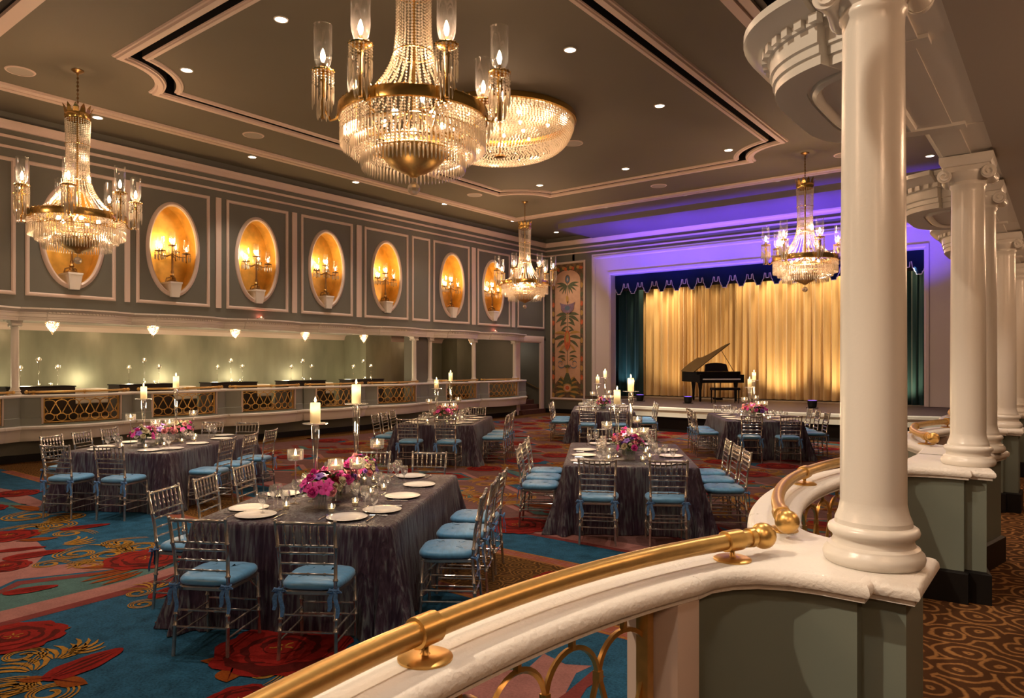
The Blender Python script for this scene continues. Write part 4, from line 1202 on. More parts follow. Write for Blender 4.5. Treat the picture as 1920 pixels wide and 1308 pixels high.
for k, (px, py) in enumerate(SP):
    p = disc_px(px, py); r = tag(empty('ceiling_speaker', (p[0], p[1], ZC - .0005)), 'flat round ceiling speaker ' + SPN[k], 'speaker', 'ceiling speakers')
    t = MB(); t.lathe([(.19,-.014),(.21,-.014),(.222,-.001),(.19,0)], 28, cap=False); t.build('rim', M['trim'], r)
    t = MB(); t.lathe([(.0005,-.009),(.192,-.010)], 28, cap=False); t.build('grille', pbr('speaker mesh', (.36,.32,.27), .7) if k == 0 else bpy.data.materials['speaker mesh'], r, smooth=0)
# ---------------------------------------------------------------- banquet tables
def knots(a, b, r, n=12, at_=(.25,.5,.75), k=1.45):
    """points and radii of a turned bamboo-style rod"""
    P, Rr = [], []
    a, b = Vector(a), Vector(b); L = (b - a).length
    us = [0.0]
    for u in at_: us += [u - .010/L, u - .004/L, u + .004/L, u + .010/L]
    us.append(1.0)
    for u in us:
        P.append(a.lerp(b, u)); 
        Rr.append(r * (k if any(abs(u - q) < .006/L for q in at_) else 1))
    return P, Rr
def make_chair():
    root = empty('ballroom_chair'); S = M['silver']
    def rod(mb, a, b, r, at_=(.3,.6), n=8):
        P, Rr = knots(a, b, r, n, at_); mb.tube(P, Rr, n)
    for s in (-1, 1):
        t = MB()
        rod(t, (s*.190,-.225,0), (s*.178,-.195,.44), .0125, (.45,.62)); 
        rod(t, (s*.178,-.195,.44), (s*.186,-.215,.66), .0125, (.4,)); rod(t, (s*.186,-.215,.66), (s*.196,-.262,.915), .012, (.35,))
        t.sphere((s*.196,-.262,.918), .0135, 8, 5)
        t.build('back_leg', S, root, smooth=50)
    for s in (-1, 1):
        t = MB(); rod(t, (s*.196,.205,0), (s*.190,.185,.44), .0125, (.4,.62)); t.build('front_leg', S, root, smooth=50)
    t = MB(); seat = ccw([(-.175,-.20),(.175,-.20),(.20,.06),(.195,.18),(.16,.205),(-.16,.205),(-.195,.18),(-.20,.06)])
    t.loft(seat, [(.006,.425),(0,.43),(0,.448),(.008,.455)]); t.build('seat', S, root, smooth=40)
    t = MB()
    for z0, z1, rr in ((.13,.13,.007),(.215,.215,.007)):
        for s in (-1, 1): rod(t, (s*.188,-.215,z0), (s*.194,.198,z1), rr, (.5,), 6)
    for y, z in ((-.212,.19),(.198,.17),(.196,.25),(-.206,.30)): rod(t, (-.185,y,z), (.185,y,z), .007, (.25,.75), 6)
    for s in (-1, 1): rod(t, (s*.19,.195,.33), (s*.12,.19,.425), .006, (.5,), 6); rod(t, (s*.19,.19,.33), (s*.185,.08,.425), .006, (.5,), 6)
    t.build('stretcher', S, root, smooth=50)
    t = MB()
    for z, y in ((.565,-.206),(.635,-.213),(.705,-.224),(.755,-.233)): rod(t, (-.184,y,z), (.184,y,z), .0075, (.2,.5,.8), 6)
    rod(t, (-.20,-.260,.905), (.20,-.260,.905), .0115, (.12,.88), 8)
    for k in range(6):
        x = -.138 + .276*k/5; rod(t, (x,-.234,.757), (x,-.259,.90), .0065, (.3,.6), 6)
    t.build('backrest', S, root, smooth=50)
    # cushion with ribbon ties
    t = MB(); cu = []
    for k in range(36):
        a = 2*pi*k/36; e = .5
        c, s = cos(a), sin(a); x = .215*abs(c)**e*(1 if c > 0 else -1); y = .218*abs(s)**e*(1 if s > 0 else -1) + .01
        cu.append((x*(1 - .05*(y < 0)), y))
    rs = []
    for ins, z in ((.030,.456),(.006,.462),(-.002,.476),(.0,.492),(.010,.505),(.035,.514),(.09,.520),(.15,.523)):
        q = offset(cu, ins); rs.append([(x, y, z + .0016*sin(k*2.3 + z*90)*(ins > 0)) for k, (x, y) in enumerate(q)])
    t.rings(rs); c_ = t.build('cushion', M['cushion'], root, smooth=60)
    for s in (-1, 1):
        t = MB(); bx, by = s*.182, -.205
        t.tube([(bx+.018*cos(a), by+.02*sin(a), .468 + .004*sin(3*a)) for a in [2*pi*k/10 for k in range(10)]], .006, 5, closed=True)
        for q, (dx, dy, L) in enumerate(((-.022,-.022,.13),(.016,-.030,.17))):
            w = .014; rs = []
            for j in range(8):
                u = j/7; x = bx + dx*(u**.6)*1.6 + .006*sin(u*9+q); y = by - .012 + dy*(u**.5); z = .47 - L*u**1.15 + .02*sin(u*pi)*(1-u)
                ww = w*(.5 + .9*u*(1.15-u)*2)
                rs.append([(x-ww,y,z),(x,y-.004-.003*sin(j*2),z),(x+ww,y,z),(x,y+.003,z)])
            t.rings(rs)
        for d in (-1, 1):
            t.tube([(bx, by-.02, .468),(bx+d*.03, by-.03, .478),(bx+d*.042, by-.028, .462),(bx+d*.02, by-.024, .456),(bx, by-.02, .466)], [.005,.009,.010,.008,.005], 6)
        t.build('tie', M['tie'], c_, smooth=60)
    return root

TW, TL, TH = .75, 1.20, .76
ANG = radians(31)
TABLES = [(-5.09, 4.13, 'the nearest table', (-.69,-.10,.49), (-.75,-.13,.55)),
          (-10.47, 5.20, 'the balcony-side table', (-.78,-.15,.5), (-.7,-.1,.5)),
          (-10.11, 10.80, 'the middle balcony table', (-.72,-.12,.5), (-.7,-.1,.5)),
          (-4.51, 8.21, 'the rail-side table', (-.86,-.26,.34), (-.86,-.32,.24)),
          (-9.45, 15.95, 'the tapestry-side table', (-.7,-.1,.5), (-.7,-.1,.5)),
          (-5.41, 15.45, 'the piano-side table', (-.7,-.1,.5), (-.75,-.2,.4))]
mt, nt, out = _mat('crinkled taffeta')
b = N(nt, 'ShaderNodeBsdfPrincipled'); nt.links.new(b.outputs[0], out.inputs[0]); b.inputs['Roughness'].default_value = .45; b.inputs['Specular IOR Level'].default_value = .3; b.inputs['Sheen Weight'].default_value = .06
tc = N(nt, 'ShaderNodeTexCoord'); mp = N(nt, 'ShaderNodeMapping'); mp.inputs['Scale'].default_value = (1,1,.07); nt.links.new(tc.outputs['Object'], mp.inputs[0])
nz = N(nt, 'ShaderNodeTexNoise'); nz.inputs['Scale'].default_value = 42; nz.inputs['Detail'].default_value = 5; nz.inputs['Distortion'].default_value = .4; nt.links.new(mp.outputs[0], nz.inputs['Vector'])
n2 = N(nt, 'ShaderNodeTexNoise'); n2.inputs['Scale'].default_value = 2.2; n2.inputs['Detail'].default_value = 2; nt.links.new(tc.outputs['Object'], n2.inputs['Vector'])
ad = N(nt, 'ShaderNodeMath', operation='MULTIPLY_ADD'); ad.inputs[1].default_value = .55; nt.links.new(n2.outputs['Fac'], ad.inputs[0]); nt.links.new(nz.outputs['Fac'], ad.inputs[2])
r = N(nt, 'ShaderNodeValToRGB'); e = r.color_ramp.elements; e[0].position = .58; e[1].position = .93; e[0].color = (.024,.011,.028,1); e[1].color = (.135,.150,.172,1)  # pale streaks put the sheen of the crinkles into the colour
e2 = e.new(.75); e2.color = (.050,.030,.057,1)
nt.links.new(ad.outputs[0], r.inputs[0]); nt.links.new(r.outputs[0], b.inputs['Base Color'])
bp = N(nt, 'ShaderNodeBump'); bp.inputs['Strength'].default_value = 1.0; bp.inputs['Distance'].default_value = .02; nt.links.new(nz.outputs['Fac'], bp.inputs['Height']); nt.links.new(bp.outputs[0], b.inputs['Normal'])
M['taffeta'] = mt
def make_cloth(seed):
    rd = random.Random(seed); t = MB()
    P = []; rc = .035
    # perimeter points of the table with rounded corners and outward normals
    for cx_, cy_, a0 in ((TW-rc,-TL+rc,-pi/2),(TW-rc,TL-rc,0),(-TW+rc,TL-rc,pi/2),(-TW+rc,-TL+rc,pi)):
        for k in range(9):
            a = a0 + pi/2*k/8; P.append((cx_ + rc*cos(a), cy_ + rc*sin(a), cos(a), sin(a), abs(k-4)/4))
        nx, ny = P[-1][2], P[-1][3]
        # straight run to the next corner
        L = 2*(TL-rc) if abs(nx) > .5 else 2*(TW-rc)
        n = int(L/.035)
        x0, y0 = P[-1][0], P[-1][1]; tx, ty = -ny, nx
        for k in range(1, n):
            P.append((x0 + tx*L*k/n, y0 + ty*L*k/n, nx, ny, 1 + min(k, n-k)*.035/.1))
    ph = [rd.random()*6 for _ in range(6)]
    rs = []
    n = len(P)
    H = [0, .006, .02, .06, .13, .22, .32, .43, .54, .64, .72, .757]
    for h in H:
        u = h / .757; ring = []
        for k, (x, y, nx, ny, c) in enumerate(P):
            cw = max(0, 1 - c/4.2)                    # nearness to a corner
            s = k * .035
            fold = (sin(s*9 + ph[0]) * .5 + sin(s*17 + ph[1] + 1.5*u) * .35 + sin(s*31 + ph[2]) * .15)
            o = .004 + .012*min(1, h/.02) + u*.055 + u**1.3*(.035*fold) + u**1.2*cw*(.15 + .08*sin(s*38 + ph[3]))
            ring.append((x + nx*o, y + ny*o, TH + .004 - h + (-.004 if h < .001 else 0)))
        rs.append(ring)
    inner = [[(x*k_, y*k_, TH + .0045) for x, y, *_ in P] for k_ in (.5, .99)]
    rs = [inner[0], inner[1]] + rs[1:]
    t.rings(rs, 0, True, True, False)
    return t
def make_plate():
    t = MB(); t.lathe([(.0005,.006),(.10,.006),(.115,.010),(.150,.018),(.153,.0165),(.150,.0145),(.11,.004),(.09,.0005),(.0005,.0005)], 40)
    return t.build('plate', M['plate'], None, smooth=50)
def make_wine(h, rb, bowl, name):
    t = MB(); t.lathe([(.0005,.0012),(rb*.9,.0005),(rb*.9,.003),(.006,.008),(.0042,.02),(.0042,h-bowl-.01),(.008,h-bowl),(rb*.72,h-bowl*.78),(rb,h-bowl*.45),(rb*.98,h-bowl*.2),(rb*.82,h),(rb*.80,h),(rb*.95,h-bowl*.2),(rb*.97,h-bowl*.45),(rb*.69,h-bowl*.76),(.0005,h-bowl+.004)], 18)
    return t.build(name, M['glass'], None, smooth=60)
def make_stick(h, name='candlestick'):
    root = empty(name); t = MB()
    t.lathe([(.0005,.0005),(.062,.0005),(.062,.008),(.03,.02),(.014,.05),(.020,.075),(.012,.10),(.016,h*.4),(.022,h*.55),(.030,h*.8),(.034,h-.03),(.024,h-.012),(.02,h-.006)], 16)
    t.build('stem', M['stem'], root, smooth=50)
    t = MB(); t.lathe([(.0005,h-.006),(.104,h-.003),(.107,h),(.104,h+.003),(.0005,h)], 28); t.build('dish', M['glass'], root, smooth=50)
    return root
def make_pillar():
    root = empty('pillar_candle'); t = MB()
    t.lathe([(.0005,0.0005),(.041,.0005),(.042,.004),(.042,.165),(.038,.172),(.03,.168),(.0005,.160)], 22); t.build('wax', M['wax'], root, smooth=50)
    t = MB(); t.tube([(0,0,.160),(.001,0,.176)], .0018, 5); t.build('wick', M['black'], root)
    t = MB(); t.lathe([(.0005,.174),(.007,.182),(.009,.192),(.005,.208),(.0005,.222)], 8); t.build('flame', M['flame'], root, smooth=60)
    return root
def make_bowl(h):
    root = empty('candle_stand'); t = MB()
    t.lathe([(.0005,.0005),(.045,.0005),(.045,.004),(.008,.012),(.005,.03),(.006,h*.5),(.005,h-.10),(.012,h-.09),(.03,h-.085)], 14); t.build('stem', M['stem'], root, smooth=50)
    t = MB(); t.lathe([(.0005,h-.088),(.058,h-.086),(.065,h-.078),(.066,h),(.063,h),(.062,h-.076),(.0005,h-.082)], 22); t.build('bowl', M['glass'], root, smooth=50)
    return root
def make_float():
    root = empty('floating_candle'); t = MB(); t.lathe([(.0005,0),(.030,.003),(.040,.018),(.041,.026),(.036,.030),(.0005,.027)], 18); t.build('wax', M['wax'], root, smooth=60)
    t = MB(); t.lathe([(.0005,.028),(.008,.037),(.010,.047),(.005,.064),(.0005,.078)], 8); t.build('flame', M['flame'], root, smooth=60)
    return root
def make_votive():
    root = empty('votive_light'); t = MB(); t.lathe([(.0005,.0005),(.025,.0005),(.031,.062),(.029,.062),(.023,.005),(.0005,.005)], 14); t.build('cup', M['glass'], root, smooth=50)
    t = MB(); t.lathe([(.0005,.006),(.021,.006),(.022,.028),(.0005,.028)], 12); t.build('wax', M['wax'], root, smooth=50)
    t = MB(); t.lathe([(.0005,.030),(.006,.037),(.007,.044),(.004,.056),(.0005,.066)], 8); t.build('flame', M['flame'], root, smooth=60)
    return root
def make_cutlery():
    f = MB()
    f.tube([(0,-.10,.004),(0,-.02,.006),(0,.04,.004)], [.006,.0035,.004], 6); f.box(-.011,.011,.04,.058,.003,.005)
    for k in range(4): f.box(-.011+.0062*k, -.0075+.0062*k, .058, .10, .003, .005)
    k = MB(); k.tube([(0,-.11,.005),(0,0,.005)], [.007,.005], 6); k.rings([[(-.007,0,.002),(.007,0,.002),(.007,0,.006),(-.007,0,.006)],[(-.009,.09,.002),(.006,.09,.002),(.006,.09,.004),(-.009,.09,.004)],[(-.001,.12,.002),(.004,.12,.002),(.004,.12,.003),(-.001,.12,.003)]])
    return f.build('fork', M['steel'], None), k.build('knife', M['steel'], None)
# flowers
def rose_mesh(r, seed):
    rd = random.Random(seed); t = MB()
    t.sphere((0,0,r*.35), r*.34, 8, 6)
    for ring, (n, rr, tilt, zz) in enumerate(((3,.36,.15,.45),(4,.55,.40,.32),(5,.80,.75,.16),(6,1.0,1.15,.02))):
        for k in range(n):
            a = 2*pi*k/n + ring*.6 + rd.random()*.3; w = r*(.55 + .16*ring)
            P = []
            for i in range(4):
                u = i/3
                for j in range(4):
                    v = j/3 - .5
                    x = v*w*2*sin(pi*(.25+.55*u))
                    out = rr*r*(.35 + .65*u**.8) - .25*w*(2*v)**2*.5
                    z = r*zz*.4 + r*(.75 - .22*ring)*u + r*.12*(ring > 1)*(u > .9)*-1
                    P.append((out*cos(a) - x*sin(a), out*sin(a) + x*cos(a), z))
            t.add(P, [(i*4+j, i*4+j+1, i*4+j+5, i*4+j+4) for i in range(3) for j in range(3)])
    return t
def orchid_mesh(r):
    t = MB(); t.sphere((0,0,r*.15), r*.16, 8, 5)
    for k in range(5):
        a = 2*pi*k/5; P = []
        for i in range(5):
            u = i/4; w = r*.42*sin(pi*min(1,(.12+.86*u)))*(1.2 if k % 2 else .85)
            for v in (-1, 0, 1):
                o = r*u; z = r*.35*u*(1-u*.6) - .08*r*abs(v)
                P.append((o*cos(a) - v*w*sin(a), o*sin(a) + v*w*cos(a), z))
        t.add(P, [(i*3+j, i*3+j+1, i*3+j+4, i*3+j+3) for i in range(4) for j in range(2)])
    return t
BLOOM = {}
for nm, mk, mats in (('rose_bloom', lambda: rose_mesh(.042, 1), ('magenta','pink','cream','redrose')), ('orchid_bloom', lambda: orchid_mesh(.058), ('magenta','violet')), ('small_bloom', lambda: rose_mesh(.024, 5), ('violet','cream','pink','redrose'))):
    for m_ in mats:
        t = mk(); me = bpy.data.meshes.new(nm); me.from_pydata(t.v, [], t.f); me.materials.append(M[m_]); me.polygons.foreach_set('use_smooth', [True]*len(me.polygons)); BLOOM[(nm, m_)] = me
def bouquet(loc, rz, seed, nb, label, grp):
    rd = random.Random(seed)
    root = tag(empty('flower_arrangement', loc, rz), label, 'flowers', grp)
    t = MB(); w = .058
    t.rings([[(-w,-w,.0005),(w,-w,.0005),(w,w,.0005),(-w,w,.0005)],[(-w,-w,.11),(w,-w,.11),(w,w,.11),(-w,w,.11)],[(-w+.004,-w+.004,.11),(w-.004,-w+.004,.11),(w-.004,w-.004,.11),(-w+.004,w-.004,.11)],[(-w+.004,-w+.004,.008),(w-.004,-w+.004,.008),(w-.004,w-.004,.008),(-w+.004,w-.004,.008)]])
    t.build('vase', M['stem'], root, smooth=0)
    t = MB()
    for k in range(26):
        a = rd.random()*6.28; e = rd.uniform(-.1,1.0); L = rd.uniform(.11,.20)
        d = Vector((cos(a)*cos(e), sin(a)*cos(e), sin(e))); s_ = Vector((-sin(a), cos(a), 0)); p0 = Vector((0,0,.12)) + d*.05
        q = p0 + d*L*.5 + Vector((0,0,.012)); p1 = p0 + d*L; ww = L*.2
        t.add([p0, q + s_*ww, p1, q - s_*ww, q - Vector((0,0,.01))], [(0,1,4),(1,2,4),(2,3,4),(3,0,4)])
    for k in range(9):
        a = 2*pi*k/9; t.tube([(.03*cos(a),.03*sin(a),.01),(.035*cos(a+.6),.035*sin(a+.6),.12),(.08*cos(a),.08*sin(a),.19)], .003, 4)
    for k in range(5):
        a = rd.random()*6.28; t.tube([(0,0,.15),(.09*cos(a),.09*sin(a),.25),(.14*cos(a),.14*sin(a),.29)], .0022, 4); t.sphere((.14*cos(a),.14*sin(a),.29), .008, 6, 4)
    t.build('foliage', M['leaf'], root, smooth=0)
    keys = list(BLOOM)
    wts = {'magenta': 4.5, 'pink': 5, 'cream': 2.6, 'violet': 2.4, 'redrose': 1.2}
    for k in range(nb):
        u = (k + .5)/nb; e = math.asin(1 - u*1.02); a = k*2.39996 + seed
        key = rd.choices(keys, [wts[q[1]]*(1.3 if q[0] == 'orchid_bloom' else 1) for q in keys])[0]
        rr = rd.uniform(.12,.155)
        p = Vector((1.12*rr*cos(a)*cos(e), 1.4*rr*sin(a)*cos(e), .155 + rr*.95*sin(e)))
        o = bpy.data.objects.new(key[0], BLOOM[key]); COL.objects.link(o); o.parent = root; o.location = p
        n = Vector((cos(a)*cos(e), sin(a)*cos(e), sin(e) + .25)); o.rotation_euler = n.to_track_quat('Z','Y').to_euler(); s_ = rd.uniform(.75,1.1); o.scale = (s_,)*3
    return root

chair0, plate0, wine0, water0 = make_chair(), make_plate(), make_wine(.205,.040,.10,'wine_glass'), make_wine(.165,.037,.095,'water_goblet')
stickA, stickB, pil0, float0, vot0 = make_stick(.66), make_stick(.80), make_pillar(), make_float(), make_votive()
bowlA, bowlB = make_bowl(.36), make_bowl(.45)
fork0, knife0 = make_cutlery()
kids = KIDS(); used = set()
def put(src, loc, rz, label, cat, grp):
    if src.name in used: o = copy_tree(src, None, kids)
    else: o = src; used.add(src.name)
    o.location = loc; o.rotation_euler = (0,0,rz); return tag(o, label, cat, grp)
ZT = TH + .005
for ti, (tx, ty, tn, offA, offB) in enumerate(TABLES):
    ca, sa = cos(ANG), sin(ANG)
    def W(u, v, z=0): return (tx + u*ca - v*sa, ty + u*sa + v*ca, z)
    c = make_cloth(ti+1).build('tablecloth', M['taffeta'], None, smooth=60); c.location = (tx, ty, 0); c.rotation_euler = (0,0,ANG)
    tag(c, 'crinkled slate purple cloth reaching the floor, covering ' + tn, 'tablecloth', 'banquet table cloths')
    seats = [(-.36, -TL, 0, 'balcony-side one at the camera end of '), (.36, -TL, 0, 'column-side one at the camera end of '),
             (-.34, TL, pi, 'balcony-side one at the stage end of '), (.32, TL, pi, 'column-side one at the stage end of ')]
    for k, v in enumerate(offA): seats.append((TW, v, pi/2, ['camera-end','middle','stage-end'][k] + ' one on the column side of '))
    for k, v in enumerate(offB): seats.append((-TW, v, -pi/2, ['camera-end','middle','stage-end'][k] + ' one on the balcony side of '))
    rdm = random.Random(40 + ti)
    for u, v, a, nm in seats:
        d = (-sin(a), cos(a))                                  # the way the chair faces, in the table's frame
        out_ = .33 if abs(u) < TW else ((.26 if ti == 0 else .31) if u < 0 else .34)
        uu, vv = u - d[0]*out_, v - d[1]*out_
        put(chair0, W(uu, vv), ANG + a + rdm.uniform(-.06,.06), 'silver blue-cushioned chair, ' + nm + tn, 'chair', 'silver ballroom chairs')
        place = nm.replace(' one', ' place')
        pu, pv = u + d[0]*.21, v + d[1]*.21
        put(plate0, W(pu, pv, ZT), 0, 'white round plate at the ' + place + tn, 'plate', 'white dinner plates')
        rt = (d[1], -d[0])
        for src, q, f_, nm2 in ((wine0, .06, .24, 'tall wine glass at the '), (water0, .15, .19, 'clear water goblet at the ')):
            put(src, W(pu + d[0]*f_ + rt[0]*q, pv + d[1]*f_ + rt[1]*q, ZT), 0, nm2 + place + tn, 'glass', 'table glassware')
        if ti in (0, 3):
            put(fork0, W(pu - rt[0]*.185, pv - rt[1]*.185, ZT), ANG + a, 'silver fork at the ' + place + tn, 'fork', 'silver cutlery')
            put(knife0, W(pu + rt[0]*.185, pv + rt[1]*.185, ZT), ANG + a, 'silver knife at the ' + place + tn, 'knife', 'silver cutlery')
    for k, v in enumerate((-.62, -.17, .30)):
        bouquet(W(.02*(-1)**k, v, ZT), ANG + .2*k, ti*10 + k + 3, (44 if ti == 0 else 28 if ti in (1,3) else 18),
                ['camera-end','middle','stage-end'][k] + ' glass cube of magenta and violet blooms on ' + tn, 'table flower arrangements')
    for src, h, u, v, nm in ((stickA, .66, -.13, -.40, 'shorter'), (stickB, .80, .06, .08, 'taller')):
        put(src, W(u, v, ZT), 0, nm + ' clear glass candlestick with wide dish on ' + tn, 'candlestick', 'glass candlesticks')
        put(pil0, W(u, v, ZT + h + .003), 0, 'lit ivory pillar candle on the ' + nm + ' candlestick of ' + tn, 'candle', 'pillar candles')
        add_point('pillar_glow', W(u, v, ZT + h + .13), .55, (1,.74,.42), .012)
    for k, (src, h, u, v) in enumerate(((bowlB, .45, -.26, -.50), (bowlA, .36, .05, -.40), (bowlA, .36, .20, -.30), (bowlB, .45, .16, .38))):
        put(src, W(u, v, ZT), 0, ORD[k] + ' stemmed glass candle bowl from the camera end of ' + tn, 'candle holder', 'stemmed candle bowls')
        put(float0, W(u, v, ZT + h - .078), 0, 'lit ivory floating candle in the ' + ORD[k] + ' stemmed bowl of ' + tn, 'candle', 'floating candles')
    for k, (u, v) in enumerate(((-.24,-.72),(.16,-.78),(.26,-.52),(.24,-.06),(.28,.20),(-.22,.05),(.05,.62))):
        put(vot0, W(u, v, ZT), 0, ORD[k] + ' small lit votive glass from the camera end of ' + tn, 'votive', 'votive lights')
    add_point('table_candle_glow', W(-.05, -.15, ZT + .56), TABW, (1,.66,.34), .05)

# tables and candles up on the far balcony
def globe():
    root = empty('globe_candle'); t = MB(); t.lathe([(.0005,.0005),(.04,.0005),(.04,.004),(.006,.01),(.005,.02),(.005,.995),(.02,1.0)], 10); t.build('stem', M['stem'], root, smooth=50)
    t = MB(); t.sphere((0,0,1.045), .055, 14, 8); t.build('globe', M['glass'], root, smooth=60)
    t = MB(); t.lathe([(.0005,1.005),(.034,1.01),(.036,1.035),(.0005,1.04)], 12); t.build('wax', M['wax'], root, smooth=50)
    t = MB(); t.lathe([(.0005,1.04),(.009,1.05),(.011,1.06),(.0005,1.088)], 8); t.build('flame', M['flame'], root, smooth=60)
    return root
g0 = globe(); kids = KIDS()
for k, (a, b) in enumerate(LB):
    yc = (LY[a] + LY[b]) / 2; bay = ORD[7-k] + ' far balcony bay from the stage stair'
    if k in (0, 1, 2, 3, 4, 5):
        r = tag(empty('buffet_table', (XL - .62, yc - .48, .7205)), 'low table in dark brown cloth, ' + bay, 'table', 'far balcony tables')
        t = MB(); t.loft(ccw([(-.28,-.62),(.28,-.62),(.28,.62),(-.28,.62)]), [(-.02,0),(-.008,.3),(0,.70),(.004,.715)]); t.build('cloth', M['darkcloth'], r, smooth=20)
        t = MB(); t.box(-.29,.29,-.64,.64,.716,.74); t.build('tabletop', M['black'], r)
        for q, (dx, dy, s_) in enumerate(((-.05,-.28,.33),(.05,.02,.50),(-.08,.42,.35))):
            o = put(g0, (XL - .62 + dx, yc - .48 + dy, .7205 + .7405), 0, ORD[q] + ' tall globe candle in the ' + bay, 'candle', 'balcony globe candles'); o.scale = (1,1,s_)
            for ch in o.children:
                if ch.name.split('.')[0] != 'stem': ch.scale = (1,1,1/s_); ch.location = (0,0,(1.0 - 1.0/s_))
        for q, dy in enumerate((-.02, .20)):
            put(vot0, (XL - .45, yc - .48 + dy, .7205 + .7405), 0, ORD[q] + ' votive on the dark table of the ' + bay, 'votive', 'balcony votives')
        add_point('balcony_candle_glow', (XL - 1.35, yc - .45, 1.52), BALW, (1,.80,.48), .08)
    if k in (0, 1, 2, 3, 4, 6):
        r = tag(empty('banquette', (XL - 1.62, yc + .72, .7205)), 'white backed bench with dark base, ' + bay, 'bench', 'far balcony benches')
        t = MB(); t.box(-.30,.28,-.5,.5,0,.30); t.build('base', M['darkcloth'], r)
        t = MB(); t.loft(ccw([(-.30,-.5),(.28,-.5),(.28,.5),(-.30,.5)]), [(.02,.301),(0,.32),(0,.60),(.03,.63)]); t.build('upholstery', M['whitecloth'], r)
# ---------------------------------------------------------------- stage
r = tag(empty('stage', (-7.5, 18.4, 0)), 'low stage platform with white front lip and dark boards', 'stage', None, 'thing')
FRONT = [(-11.9,18.75),(-11.0,18.42),(-8.2,18.30),(-5.4,18.42),(-3.6,18.62),(-2.2,18.95),(-1.2,19.3)]
def rel(P): return [(x+7.5, y-18.4) for x, y in P]
poly = ccw(FRONT + [(-1.2,22.93),(-11.9,22.93)])
t = MB(); t.prism(rel(offset(poly,.04)), .60, .7095); t.prism(rel(ccw([(SX0-1.55,22.94),(SX1+1.55,22.94),(SX1+1.55,25.95),(SX0-1.55,25.95)])), .60, .7095); t.build('floor_boards', M['stagefloor'], r, smooth=0)
t = MB()
edge = FRONT
t.sweep([(.03,.44),(.0,.44),(.0,.60),(-.03,.605),(-.06,.63),(-.06,.69),(-.04,.712),(.03,.712)], [(x+7.5,y-18.4) for x, y in [(-11.9,22.9)] + FRONT][::1], 0, False)
t.build('front_lip', M['stagewhite'], r, smooth=30)
t = MB(); t.prism(rel(offset(poly,.30)), .0, .60); t.build('recessed_base', M['black'], r, smooth=0)
# curtains
def drape(name, x0, x1, y, z0, z1, mat, amp, wl, seed, label, grp=None, gather=None):
    rd = random.Random(seed); t = MB(); n = int((x1-x0)/.022); A = []; ph = 0
    for k in range(n+1):
        x = x0 + (x1-x0)*k/n; ph += .022*2*pi/(wl*(1 + .35*sin(k*.013+seed) + .25*sin(k*.031)))
        A.append((x, amp*(sin(ph) + .35*sin(2.3*ph + 1) + .3*sin(.31*ph))))
    rows = [(z0, 1.15), (z0 + (z1-z0)*.25, 1.05), (z0 + (z1-z0)*.6, .95), (z1, .8)]
    f = [[(x, y + a*k, z) for x, a in A] for z, k in rows]; bk = [[(x, y + .008 + a*k, z) for x, a in A] for z, k in rows]
    m_ = len(A); vs = [p for q in f for p in q]; t.add(vs, [(i*m_+j, i*m_+j+1, (i+1)*m_+j+1, (i+1)*m_+j) for i in range(3) for j in range(m_-1)])
    vs = [p for q in bk for p in q]; t.add(vs, [(i*m_+j, (i+1)*m_+j, (i+1)*m_+j+1, i*m_+j+1) for i in range(3) for j in range(m_-1)])
    t.add([(x, y+a*1.15, z0) for x, a in A] + [(x, y+.008+a*1.15, z0) for x, a in A], [(j, m_+j, m_+j+1, j+1) for j in range(m_-1)])
    return tag(t.build(name, mat, None, smooth=80), label, 'curtain', grp)
drape('stage_curtain', -13.9, -8.95, 24.38, .735, 5.6, M['gcurt'], .095, .27, 2, 'gold pleated stage curtain behind the piano, tapestry-side half', 'gold stage curtains')
drape('stage_curtain', -9.05, -2.6, 24.10, .735, 5.6, M['gcurt'], .095, .29, 5, 'gold pleated stage curtain, half on the column side of the piano', 'gold stage curtains')
drape('side_curtain', -13.5, -12.30, 23.62, .715, 5.5, M['teal'], .055, .26, 1, 'dark teal leg curtain at the tapestry side of the stage', 'teal side curtains')
drape('side_curtain', -3.85, -2.9, 23.62, .715, 5.5, M['teal'], .055, .26, 4, 'dark teal leg curtain at the column side of the stage', 'teal side curtains')
# scalloped valance with braid
X0, X1 = -13.35, -3.05; nd = 18; w = (X1-X0)/nd
prof = [(-.5,.40),(-.40,.40),(-.37,.36),(-.30,.30),(-.29,.17),(-.24,.13),(-.20,.13),(-.18,.06),(-.13,.02),(-.09,.0),(.09,.0),(.13,.02),(.18,.06),(.20,.13),(.24,.13),(.29,.17),(.30,.30),(.37,.36),(.40,.40)]
prof = [(-.5,.22),(-.42,.22),(-.40,.37),(-.34,.38),(-.31,.30),(-.29,.20),(-.24,.17),(-.20,.09),(-.15,.07),(-.12,.0),(.12,.0),(.15,.07),(.20,.09),(.24,.17),(.29,.20),(.31,.30),(.34,.38),(.40,.37),(.42,.22)]
low = []
for k in range(nd):
    for a, z in prof: low.append((X0 + w*(k+.5+a), 4.48 + z))
low.append((X1, 4.48+.22))
root = tag(empty('valance', ((X0+X1)/2, 23.22, 4.48)), 'navy scalloped valance edged with silver braid across the stage opening', 'valance')
t = MB(); n = len(low)
V = [(x-(X0+X1)/2, dy, z-4.48) for dy in (0,.03) for x, z in low] + [(x-(X0+X1)/2, dy, 5.45-4.48) for dy in (0,.03) for x, z in low]
t.add(V, [(i,i+1,2*n+i+1,2*n+i) for i in range(n-1)] + [(n+i,3*n+i,3*n+i+1,n+i+1) for i in range(n-1)] + [(i,n+i,n+i+1,i+1) for i in range(n-1)])
t.build('cloth', M['navy'], root, smooth=0)
t = MB(); t.tube([(x-(X0+X1)/2, -.008, z-4.48) for x, z in low], .014, 4); t.build('braid', M['braid'], root)
